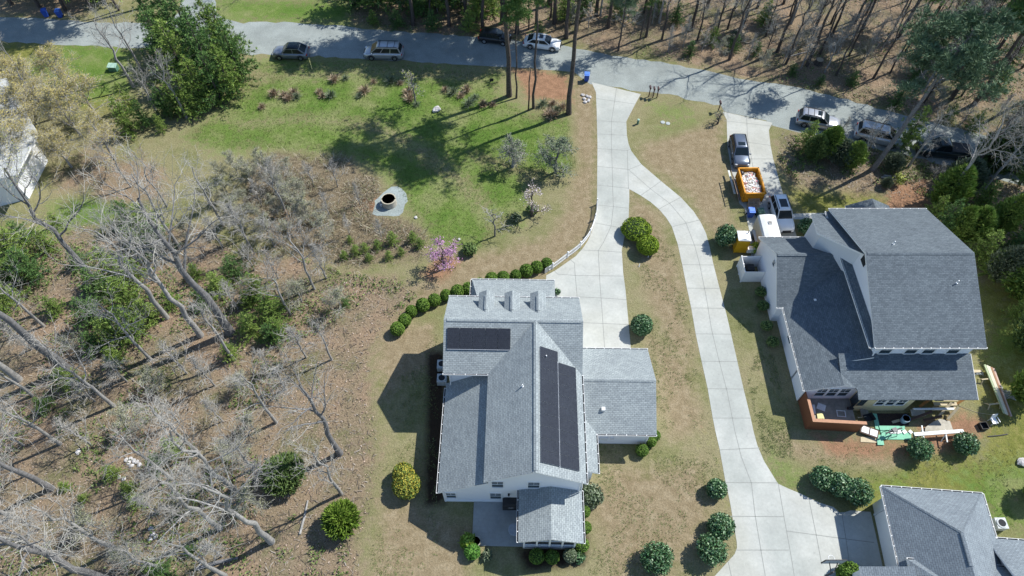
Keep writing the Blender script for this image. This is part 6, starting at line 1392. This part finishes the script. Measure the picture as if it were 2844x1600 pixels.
for i,(x,y) in enumerate(CG_): kit.place('cl%d'%(i%3),clump(500+i%3,[DRY,DRY,GTUFT][i%3]),'grass_clump','tuft of dry ornamental grass in the ditch below the road, %s from the left'%ordn(rank(CG_,i)),'grass clump',g(x,y+4),i*1.1,1.15+.3*math.sin(i*3),'dry grass tufts along the ditch')
SP=[(898,640,1.6),(920,632,1.4),(868,650,1.3),(952,626,1.5),(990,612,1.9),(1040,608,1.7),(1058,622,1.5),(882,610,1.1),(1010,640,1.2),(930,655,1.2),(980,650,1.3)]
for i,(x,y,H) in enumerate(SP): kit.place('yp3',None,'pine_seedling','small yellow-green pine seedling in the brush below the concrete riser, %s from left'%ordn(rank(SP,i)),'pine seedling',g(x,y),i*1.9,(H/8*1.3,H/8*1.3,H/8),'pine seedlings in the brush')
# ---------------------------------------------------------------- denser wood beyond the road
rn=random.Random(77); NW=[]
for i in range(400):
    x=rn.uniform(1500,2590); y=rn.uniform(-50,250); lim=150+(x-1650)*.17 if x>1650 else 120
    if y>lim-22: continue
    if all((x-a)**2+((y-b)*1.4)**2>1500 for a,b in NW): NW.append((x,y))
    if len(NW)>=84: break
for i,(x,y) in enumerate(NW):
    k=('dark','darktall','small','dark','ptC','mid','small2','darktall')[i%8]; l='%s of the random trees in the wood beyond the road, %s from the left'
    w_={'dark':'short dark leafless tree','darktall':'tall dark leafless tree','small':'low pale leafless tree','ptC':'thin dark pine','mid':'gray leafless tree','small2':'upright pale leafless tree'}[k]
    l='%s in the wood beyond the road, %s from the left'%(w_,ordn(rank(NW,i)))
    if k=='ptC': ptree('ptC',l,x,y,13+rn.random()*4,i*1.3,'trees of the wood beyond the road')
    else: btree(k,l,x,y,{'dark':9,'darktall':14,'small':6,'mid':9,'small2':6}[k]*rn.uniform(.8,1.15),i*1.7,group='trees of the wood beyond the road')
NE=[(1650,30,4),(1700,60,3),(1735,140,2.2),(1790,112,2.6),(1845,128,2.4),(1900,140,2.0),(1920,60,3.4),(1990,190,1.8),(2060,215,1.6),(1420,50,4.2),(1470,30,4.6),(1355,95,2.6),(1180,80,3.2),(1090,76,3.0),(1000,70,2.8),(940,62,2.2),(2140,215,2.2),(2300,200,3.0),(2420,160,4.0),(2500,230,3.6),(2570,290,3.4),(2440,330,3.0),(2380,300,2.4),(2540,150,5),(2400,60,5),(2480,30,5.5),(1560,40,5),(1240,30,4),(1050,40,4)]
for i,(x,y,H) in enumerate(NE): kit.place(('yp3','yp0','yp2')[i%3],None,'young_pine','green undergrowth pine in the wood beyond the road, %s from the left'%ordn(rank(NE,i)),'pine tree',g(x,y),i*1.9,(H/8*1.35,H/8*1.35,H/8),'undergrowth pines beyond the road')
RS=[(2600,300,20),(2640,330,20),(2700,420,19),(2780,500,20),(2660,480,18),(2620,400,19),(2820,600,19),(2720,560,18),(2700,700,17)]
for i,(x,y,H) in enumerate(RS): ptree(('ptA','ptB')[i%2],'tall pine at or beyond the right picture edge shading the road, %s from left'%ordn(rank(RS,i)),x,y,H,i*1.1,'tall pines beyond the right edge')
SB=[(850,470,4.2),(905,515,3.6),(830,545,4.4),(880,590,3.4),(790,470,4),(960,600,3.4),(770,620,4.2)]
for i,(x,y,H) in enumerate(SB): btree(('small','small2')[i%2],'bare pale sapling in the brown bramble, %s from the left'%ordn(rank(SB,i)),x,y,H,i*1.9,group='bare saplings in the bramble',name='bare_sapling')
GS=[(600,440),(640,470),(620,520),(660,430),(690,460),(720,490),(650,560),(600,560),(580,500),(700,540),(740,530),(760,500),(730,440),(780,560),(820,600),(560,450),(540,520),(680,600)]
for i,(x,y) in enumerate(GS): btree('busy','gray-green twiggy shrub left of the brown bramble, %s from the left'%ordn(rank(GS,i)),x,y,3.6+.8*math.sin(i*2),i*1.3,name='twiggy_shrub',group='gray-green twiggy shrubs by the bramble',cat='shrub',wd=1.2)
# ---------------------------------------------------------------- uncountable ground cover
def scatter(name,label,zone,n,fn,mat,seed,zone_not=(),bounds=None):
    rnd=random.Random(seed); m=M(); zs=[np.array(gp(z)) for z in zone]
    bx=[(z[:,0].min(),z[:,0].max(),z[:,1].min(),z[:,1].max()) for z in zs]
    for z,b in zip(zs,bx):
        x0,x1,y0,y1=max(b[0],-72),min(b[1],72),max(b[2],8),min(b[3],92)
        if x1<=x0 or y1<=y0: continue
        X=np.array([rnd.uniform(x0,x1) for _ in range(n)]); Y=np.array([rnd.uniform(y0,y1) for _ in range(n)])
        ok=inside_dist(X,Y,z)>0
        for q in zone_not: ok&=inside_dist(X,Y,gp(q))<0
        for x,y in zip(X[ok],Y[ok]): fn(m,float(x),float(y),rnd)
    o=m.build(name,mat,uv=False); tag(o,kind='stuff'); o['label']=label; o['category']=name.replace('_',' '); return o
def f_stick(m,x,y,rnd):
    a=rnd.uniform(0,6.28); l=rnd.uniform(.12,.65); z=rnd.uniform(.02,.10); d=V((math.cos(a),math.sin(a),rnd.uniform(-.05,.35))); p=V((x,y,z)); s=V((-math.sin(a),math.cos(a),0))*rnd.uniform(.012,.03)
    q=p+d*l*.5+V((rnd.gauss(0,.06),rnd.gauss(0,.06),.02)); e=p+d*l
    m.face([p-s,q-s,e,q+s,p+s])
def f_leaf(m,x,y,rnd):
    leafq(m,(x,y,rnd.uniform(.02,.09)),rnd.uniform(.04,.09),rnd,1.0,V((rnd.gauss(0,.5),rnd.gauss(0,.5),1)))
LEAFL=island('fallen_leaves',[(0,(.12,.08,.055)),(.35,(.24,.165,.12)),(.7,(.39,.28,.21)),(1,(.56,.46,.39))])
def f_ivy(m,x,y,rnd):
    k=mno.noise(V((x*.16,y*.16,7.7)))+.6*mno.noise(V((x*.6,y*.6,2.2)))
    if k<.12: return
    for i in range(3): leafq(m,(x+rnd.gauss(0,.12),y+rnd.gauss(0,.12),rnd.uniform(.04,.35)),rnd.uniform(.07,.13),rnd,1.1)
IVY=island('undergrowth_leaves',[(0,(.05,.09,.02)),(.5,(.12,.18,.045)),(1,(.22,.27,.09))])
scatter('undergrowth','low green undergrowth in patches on the left wood floor',[Z_LIT[0]],26000,f_ivy,IVY,11)
scatter('undergrowth','low green undergrowth in patches in the upper wood',[Z_LIT[2],Z_LIT[4]],16000,f_ivy,IVY,12,[north+south])
def f_grass(m,x,y,rnd):
    for i in range(3):
        a=rnd.uniform(0,6.28); t=rnd.uniform(.1,1.2); l=rnd.uniform(.06,.20); d=V((math.cos(a)*math.sin(t),math.sin(a)*math.sin(t),math.cos(t))); p=V((x+rnd.gauss(0,.05),y+rnd.gauss(0,.05),0)); s=V((-math.sin(a),math.cos(a),0))*.018
        m.face([p-s,p+d*l,p+s])
WEEDM=island('weed_blades',[(0,(.10,.14,.04)),(.5,(.17,.21,.07)),(1,(.28,.29,.13))])
def f_weed(m,x,y,rnd):
    k=mno.noise(V((x*.3,y*.3,5.1)))+.5*mno.noise(V((x*1.5,y*1.5,9.2)))
    if k<.05: return
    f_grass(m,x,y,rnd)
scatter('lawn_weeds','scattered green weeds in the dry lawns',[[(960,1000),(1100,840),(1100,1449),(930,1449)],[(1500,1120),(1800,1110),(1850,1449),(1480,1449)],[(1590,500),(1700,640),(1790,1080),(1660,1080)],[(1840,760),(1950,900),(2000,1160),(1920,1140)],[(1960,1120),(2560,1130),(2560,1430),(2480,1240),(2180,1210)]],3800,f_weed,WEEDM,13,[D1])
scatter('fallen_sticks','pale fallen sticks and twigs littering the woodland floor',[Z_LIT[0]],11000,f_stick,STICK,1)
scatter('fallen_sticks','fallen sticks littering the litter of the top edge wood',[Z_LIT[2],Z_LIT[4]],9000,f_stick,STICK,2,[north+south])
scatter('leaf_litter','brown dead leaves covering the left wood floor',[Z_LIT[0]],34000,f_leaf,LEAFL,3)
scatter('leaf_litter','dead leaves covering the upper wood floor',[Z_LIT[2]],36000,f_leaf,LEAFL,4,[north+south])
BRM=island('brush_stems',[(0,(.07,.06,.035)),(.25,(.16,.12,.07)),(.45,(.25,.2,.13)),(.6,(.16,.19,.08)),(.75,(.3,.25,.18)),(1,(.48,.44,.36))])
Z_BRM2=[(670,375),(760,380),(870,385),(960,440),(990,500),(960,545),(1050,560),(1090,600),(1075,660),(900,690),(800,670),(700,660),(600,620),(540,540),(580,440)]
def f_brush(m,x,y,rnd):
    k=mno.noise(V((x*.35,y*.35,3.3)))+.5*mno.noise(V((x*1.1,y*1.1,1.3)))
    if k<-.05+rnd.uniform(-.25,.1): return
    e=inside_dist(np.array([x]),np.array([y]),gp(Z_BRM2))[0]
    if e<rnd.uniform(0,1.8): return
    a=rnd.uniform(0,6.28); t=rnd.uniform(.3,1.45); l=rnd.uniform(.5,1.3); d=V((math.cos(a)*math.sin(t),math.sin(a)*math.sin(t),math.cos(t))); p=V((x,y,0)); s=V((-math.sin(a),math.cos(a),0))*.02
    m.face([p-s,p+d*l*.5-s,p+d*l-V((0,0,.15)),p+d*l*.5+s])
scatter('dry_brush','dry brown brush and reeds around the gravel pad',[Z_BRM2],21000,f_brush,BRM,5,[[(935,545),(940,500),(985,462),(1025,480),(1030,510),(1010,548)]])
scatter('grass','short green grass of the curving lawn',[Z_GRN[0]],30000,f_grass,GRASSM,6)
0 and scatter('straw_grass','dry straw-coloured grass beside the driveways',Z_STR[:5],9000,f_grass,STRAWM,7,[D1,D2])
